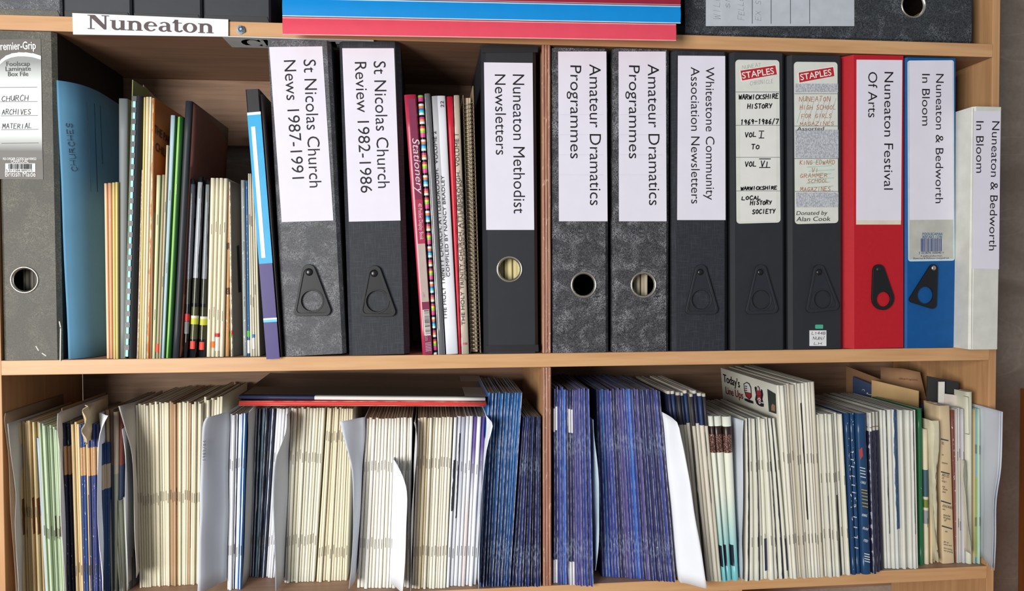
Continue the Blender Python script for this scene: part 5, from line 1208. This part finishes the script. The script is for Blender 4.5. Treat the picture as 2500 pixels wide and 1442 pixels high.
mb.build('supporters_crest_print', [plain('#1d1f26', .6), plain('#c9c4c2', .6), plain('#9c2a34', .6)], t0_)
mb = MB(); fpoly(mb, t0_, [(1873, 949), (1893, 961), (1895, 1010), (1877, 1004)], .0010); mb.build('photo_print', plain('#3a3f39', .4), t0_)
mb = MB(); fpoly(mb, t0_, [(1883, 990), (1886, 985), (1892, 989), (1892, 1004), (1883, 1001)], .0013); mb.build('photo_figure_print', plain('#9a7862', .5), t0_)
run('programme', PR, 'off-white programmes before the blue ones', 7, (2015, 1414), (2076, 1402), (1994, 1012), (2055, 1009), [cover('#d9d8c9', var=.04), cover('#d6d4c6', spill=('#1c1d20', .6, .4, 5, 1, -1, .5), var=.04), cover('#dcdbcd', var=.04)], 'off-white programme', 'in line before the blue lettered ones', (.6, .26), pg=PGW)
nb_ = [cover('#1e4066', wear=.06, rough=.28, var=.03), cover('#21446c', wear=.05, rough=.28, var=.03), cover('#1f4268', wear=.0, rough=.28, var=.03)]
nvp = run('programme', PR, 'blue programmes with white lettering', 3, (2078, 1402), (2131, 1403), (2059, 1008), (2119, 1010), nb_, 'dark blue programme with white lettering', 'in line before the white-headed navy ones', pg=PGW, weights=(.9, .9, 1.7), r=.003, jt=.5, gap=.8)
def spine_print(root, rows_, mat, name):
    mb = MB()
    for t, x0, y0, x1, y1, c in rows_:
        lettering(mb, t, L3(root, x0, y0, -.0009), L3(root, x1, y1, -.0009), cappx(c), bold=.00012)
    mb.build(name, mat, root)
WI = plain('#c9d2da', .5); YI = plain('#b39a4a', .5)
spine_print(nvp[2], [('CIALS', 2100, 1178, 2112, 1181, 6), ('NDING', 2103, 1258, 2115, 1261, 6), ('ERAM', 2105, 1290, 2117, 1294, 6), ('ITED', 2107, 1320, 2117, 1323, 6)], WI, 'lettering')
mb = MB()
for y in (1140, 1147, 1154, 1162, 1350, 1356, 1362, 1368): ribbon(mb, [L3(nvp[2], 2097+(y-1100)*.05, y, -.0009), L3(nvp[2], 2109+(y-1100)*.05, y+3, -.0009)], .0011)
mb.build('small_text_print', WI, nvp[2])
mb = MB()
for y in (1194, 1201, 1209, 1217, 1226, 1234): ribbon(mb, [L3(nvp[2], 2098+(y-1100)*.05, y, -.0009), L3(nvp[2], 2111+(y-1100)*.05, y+3, -.0009)], .0011)
mb.build('yellow_text_print', YI, nvp[2])
mb = MB(); lettering(mb, 'GS', L3(nvp[1], 2083, 1235, -.0009), L3(nvp[1], 2089, 1236, -.0009), cappx(6))
for y in (1120, 1137, 1160, 1182, 1200, 1260, 1285, 1310, 1335): ribbon(mb, [L3(nvp[1], 2074+(y-1100)*.05, y, -.0009), L3(nvp[1], 2082+(y-1100)*.05, y+2, -.0009)], .0012)
mb.build('small_text_print', WI, nvp[1])
mb = MB(); fpoly_ = [L3(nvp[2], 2096, 1098, -.0009), L3(nvp[2], 2104, 1090, -.0009), L3(nvp[2], 2106, 1112, -.0009), L3(nvp[2], 2099, 1122, -.0009)]
mb.add(fpoly_, [(0, 1, 2, 3)]); mb.build('red_emblem_print', plain('#b04a4a', .5), nvp[2])
run('programme', PR, 'navy programmes with white heads', 3, (2132, 1402), (2160, 1390), (2120, 1008), (2147, 1004), [cover('#2b2c46', bands=((.885, 1.1, '#dad7c8'), (.905, .912, '#8a7e5a')), fold=('#b9bcc8', .06, .06), rough=.3, var=.03)], 'navy programme with white head', 'in line after the blue lettered ones', pg=PGW)
mx = [cover('#d9dad0', var=.05), cover('#d5d7cf', spill=('#1d2028', .45, .5, 9, 1, .22, 2), var=.05), cover('#d3d6d2', spill=('#3d5c80', .4, .9, 10, 1, .25, 2), var=.05), cover('#dadacf', spill=('#5d6c3a', .8, .5, 8, 1, .3, .8), var=.05)]
run('programme', PR, 'off-white programmes before the green one', 10, (2163, 1389), (2243, 1387), (2150, 1001), (2236, 1001), lambda k: mx[(0, 1, 0, 2, 2, 3, 0, 0, 1, 0)[k]], 'off-white programme with printed fold', 'in line before the green-spined one', pg=PGW)
FE = 'mixed leaflets at the far end of the lower shelf'
def one(name, cat, label, bl_, br_, yb, tl, tr, yt, mat, **k):
    F = foot((bl_+br_)/2, yb); return booklet(name, label, cat, FE, bl_, br_, yb, tl, tr, yt, mat, z=BOTT, Y=max(F.y, -.01), **k)
one('programme', PR, 'green-spined programme with white dots near the far end', 2246, 2258, 1380, 2240, 2253, 998, cover('#256b43', wear=-.02, rough=.3, var=.02), D=.10)
pb_ = one('programme', PR, 'cream programme with landscape picture beside the green one', 2260, 2271, 1378, 2255, 2268, 1048, cover('#d8cfb0', bands=((.50, .70, '#3d5a68'), (.42, .48, '#6d7f3a'), (.30, .40, '#8c9295')), var=.02), staples=(.3,), D=.05)
run('leaflet', 'leaflet', 'thin tan leaflets', 3, (2272, 1376), (2291, 1369), (2269, 1040), (2287, 1034), [cover('#d9c49e'), cover('#cdb58c'), cover('#dccdae')], 'thin tan leaflet', 'in line after the landscape programme', (.35,), pg=PGT, jt=6, D=.028)
sheet('torn cream paper flopping over the thin tan leaflets', [(2288, 1372), (2280, 1260), (2283, 1180), (2290, 1100), (2296, 1045), (2290, 1026)], .004, (2292, 2276), plain('#cfc9ac', .8), Yb=.028, name='torn_paper', cat='paper', group=None, wavy=.0015)
one('leaflet', 'leaflet', 'tall tan leaflet behind the torn cream paper', 2293, 2299, 1364, 2281, 2290, 984, cover('#c9b083', var=.02), D=.022)
ad = one('leaflet', 'leaflet', 'tan leaflet with advertisements printed down its cover', 2316, 2332, 1378, 2308, 2320, 990, cover('#d4bd98', var=.02), yaw=.0, D=.13, staples=(.75, .28), r=.0015) if False else one('leaflet', 'leaflet', 'broad tan leaflet with advertisements printed down its cover', 2302, 2332, 1376, 2293, 2320, 991, cover('#d4bd98', var=.02), D=.03, r=.0012)
mb = MB(); AI = plain('#2c3a40', .7)
for t, x0, y0, x1, y1, c in (('TEL.', 2293, 1083, 2301, 1085, 6), ('ners', 2294, 1110, 2299, 1112, 5), ('nnestone', 2294, 1130, 2309, 1133, 5), ('ARD LTD.', 2294, 1161, 2313, 1166, 7), ('ISTS', 2294, 1168, 2300, 1170, 5), ('ning a', 2294, 1175, 2306, 1177, 5), ('arties', 2295, 1188, 2303, 1190, 5), ('Parties', 2297, 1195, 2309, 1197, 5), ('treet,', 2295, 1201, 2305, 1203, 5),
   ('ESSORIES', 2296, 1236, 2321, 1242, 6), ('uare,', 2296, 1243, 2304, 1245, 5), ('essories', 2298, 1258, 2316, 1262, 6), ('int given', 2298, 1264, 2316, 1269, 6), ('this', 2300, 1271, 2306, 1272, 5), ('AND', 2302, 1298, 2309, 1299, 4), ('ge at', 2299, 1322, 2312, 1326, 4), ('eens and', 2299, 1329, 2319, 1333, 4), ('ders needing', 2299, 1338, 2321, 1343, 4), ('and camping', 2299, 1344, 2322, 1349, 4)):
    lettering(mb, t, L3(ad, x0+4, y0, -.0006), L3(ad, x1+3, y1, -.0006), cappx(c))
for (x0, y0, x1, y1) in ((2294, 1071, 2312, 1075), (2294, 1151, 2315, 1156), (2294, 1222, 2318, 1229), (2296, 1283, 2321, 1290)): ribbon(mb, [L3(ad, x0+3, y0, -.0006), L3(ad, x1+2, y1, -.0006)], .0013)
mb.build('advert_lettering', AI, ad)
one('leaflet', 'leaflet', 'reddish brown leaflet beside the advertisement leaflet', 2332.5, 2338, 1373, 2321.5, 2333, 1001, cover('#7d4537', wear=.05, spill=('#3a2420', .7, .6, 9, 1, -1, .7)), D=.028)
run('leaflet', 'leaflet', 'grey-white leaflets', 4, (2338, 1375), (2360, 1373), (2334, 998), (2357, 995), [cover('#c9c7c0'), cover('#d2d0ca'), cover('#cccad0'), cover('#d6d4ca')], 'grey-white leaflet', 'in line after the reddish brown one', (.7, .25), pg=PGW, D=.028)
sheet('cream card slipping down in front of the grey-white leaflets', [(2371, 1354), (2364, 1290), (2356, 1220), (2351, 1170), (2350, 1130)], -.006, (2363, 2358), plain('#cfcbb8', .8), Yb=.02, name='card_sheet', cat='card', group=None)
ct = one('leaflet', 'leaflet', 'tall cream leaflet with thin printed frame', 2363, 2376, 1377, 2361, 2377, 957, cover('#d3d3bd', var=.02), D=.025)
mb = MB(); ribbon(mb, [lface(ct, *q, .0009) for q in ((2352, 966), (2364, 969), (2366, 1060), (2356, 1058))], .0006, 0, Vector((-1, 0, 0))); mb.build('frame_line_print', plain('#6d6a5c', .7), ct)
run('leaflet', 'leaflet', 'slim coloured leaflets', 4, (2378, 1376), (2395, 1375), (2379, 1000), (2394, 994), [cover('#c8b78c'), cover('#7fb6cc', bands=((.04, .56, '#a3b552'), (-.1, .04, '#4b9ac6')), var=.02), cover('#b7d4bd'), cover('#c6d6c2', spill=('#2b2d33', .8, .6, 6, 1, .6, 1.1))], lambda k: ('buff', 'blue and lime', 'mint green', 'pale green')[k]+' slim leaflet', 'in line before the lavender end sheets', (.74, .27), pg=PGW, D=.028)
for i, (dx, lab) in enumerate(((-6, 'inner lavender sheet overhanging the shelf at the far end'), (0, 'outer lavender sheet overhanging the shelf at the far end'))):
    sheet(lab, [(2427+dx, 1392), (2431+dx, 1300), (2434+dx, 1215), (2443+dx, 1140), (2448+dx, 1060), (2447+dx, 1004+i)], -.034-.003*i, (2401+i*2, 2399+i*2), PAPERB, Yb=.13)

# things pushed to the back above the programmes
def plate(name, cat, label, P1, P2, z0, thick, mat, back=Vector((0, 0, 0)), zs=(0, 0)):
    """a flat book standing on edge from P1 to P2 (top corners)"""
    z0 += .0004; P1, P2 = Vector(P1), Vector(P2); o = Vector((P1.x, P1.y, z0)); r = empty(name, o, label, cat, None)
    d = (P2-P1); d.z = 0; d.normalize(); nrm = Vector((d.y, -d.x, 0))*thick
    A = [Vector((P1.x, P1.y, z0)), Vector((P2.x, P2.y, z0)), P2, P1]; B = [p+nrm for p in A]
    mb = MB(); mb.add([p-o for p in A+B], [(0, 1, 2, 3), (4, 5, 6, 7), (0, 1, 5, 4), (1, 2, 6, 5), (2, 3, 7, 6), (3, 0, 4, 7)]); mb.build('cover', mat, r)
    r['th'] = thick
    def onf(u, z, off=.0006):
        return Vector((P1.x, P1.y, 0))+d*u+Vector((0, 0, z))-o-Vector((d.y, -d.x, 0)).normalized()*off*(1)
    return r, onf, d
bb, onf, d_ = plate('hardback_book', 'book', 'dark blue book with large white letters behind the off-white programmes', at(2266, 992, .080), at(2082, 919, .148), BOTT, .004, plain('#16305a', .45))
for t, x0, y0, x1, y1, c, w_ in (('A', 2104, 952, 2111, 955, 9, 0), ('B', 2115, 961, 2129, 966, 14, 0), ('&', 2133, 962, 2139, 964, 9, 0)):
    f_ = lambda x: .080+.068*(2266-x)/184-.0012
    mb = MB(); p0, p1 = at(x0, y0, f_(x0)), at(x1, y1, f_(x1)); lettering(mb, t, p0-Vector(bb.location), p1-Vector(bb.location), cappx(c)*1.15); mb.build('lettering', plain('#b9b9b4', .6), bb)
en, onf, d_ = plate('envelope', 'envelope', 'crumpled brown envelope with red print behind the dark blue book', at(2264, 970, .100), at(2066, 893, .165), BOTT, .004, plain('#93704f', .8, .2, 0, .1, 30))
e1 = at(2150, 896, .1365); e2 = at(2246, 908, .104); e3 = at(2262, 975, .0985); e4 = at(2150, 975, .1365)
mb = MB(); o_ = Vector(en.location); mb.grid([[p-o_ for p in dense([e4, e1], 5)], [p-o_+Vector((0, -.0005, 0)) for p in dense([(e4+e3)/2, at(2205, 899, .119)], 5)], [p-o_ for p in dense([e3, e2], 5)]]); mb.build('flap', plain('#9c7858', .8, .2, 0, .1, 40), en, True, solid=.0006)
mb = MB(); lettering(mb, 'Official Programme', at(2194, 926, .119)-o_, at(2240, 929, .1035)-o_, cappx(5)); mb.build('lettering', plain('#7d3a34', .7), en)
tb, onf, d_ = plate('leaflet', 'leaflet', 'old tan leaflet leaning on the dark blue book at the back', at(2243, 954, .072), at(2128, 927, .115), BOTT, .003, plain('#bb9a6c', .8, .2, 0, .08, 30))
fl = empty('folded_flyer', at(2264, 985, .07), 'folded beige flyer with dark print in front of the black book', 'flyer'); o_ = Vector(fl.location)
mb = MB(); P = [at(2264, 1010, .076), at(2262, 938, .076), at(2282, 948, .066), at(2291, 1010, .062)]; Q = [at(2291, 1010, .062), at(2282, 948, .066), at(2262, 925, .078), at(2268, 922, .080), at(2306, 988, .066)]
z_ = BOTT+.0005
P[0] = Vector((P[0].x, P[0].y, z_)); P[3] = Vector((P[3].x, P[3].y, z_)); Q[0] = P[3]; Q4 = Vector((Q[4].x, Q[4].y, z_))
mb.add([p-o_ for p in P], [(0, 1, 2, 3)]); mb.add([p-o_ for p in [Q[0], Q[1], Q[3], Q[4], Q4]], [(0, 1, 2, 3, 4)]); mb.build('sheet', plain('#b79b78', .8, .2, 0, .06, 30), fl, solid=.0005)
kb, onf, d_ = plate('hardback_book', 'book', 'black book with faint white lettering at the back near the side panel', at(2262, 917, .052), at(2338, 931, .038), BOTT, .006, plain('#17181a', .4))
mb = MB(); o_ = Vector(kb.location); lettering(mb, 'TIONALS', at(2308, 940, .0425)-o_, at(2329, 944, .0388)-o_, cappx(7)); mb.build('lettering', plain('#8c8f90', .6), kb)
plate('leaflet', 'leaflet', 'white leaflet standing before the black book at the back', at(2290, 931, .036), at(2305, 931, .034), BOTT, .002, plain('#d3d1c8', .8))
plate('leaflet', 'leaflet', 'pale pinkish leaflet below the black book lettering', at(2304, 960, .033), at(2336, 964, .030), BOTT, .002, plain('#cfc3bb', .8))
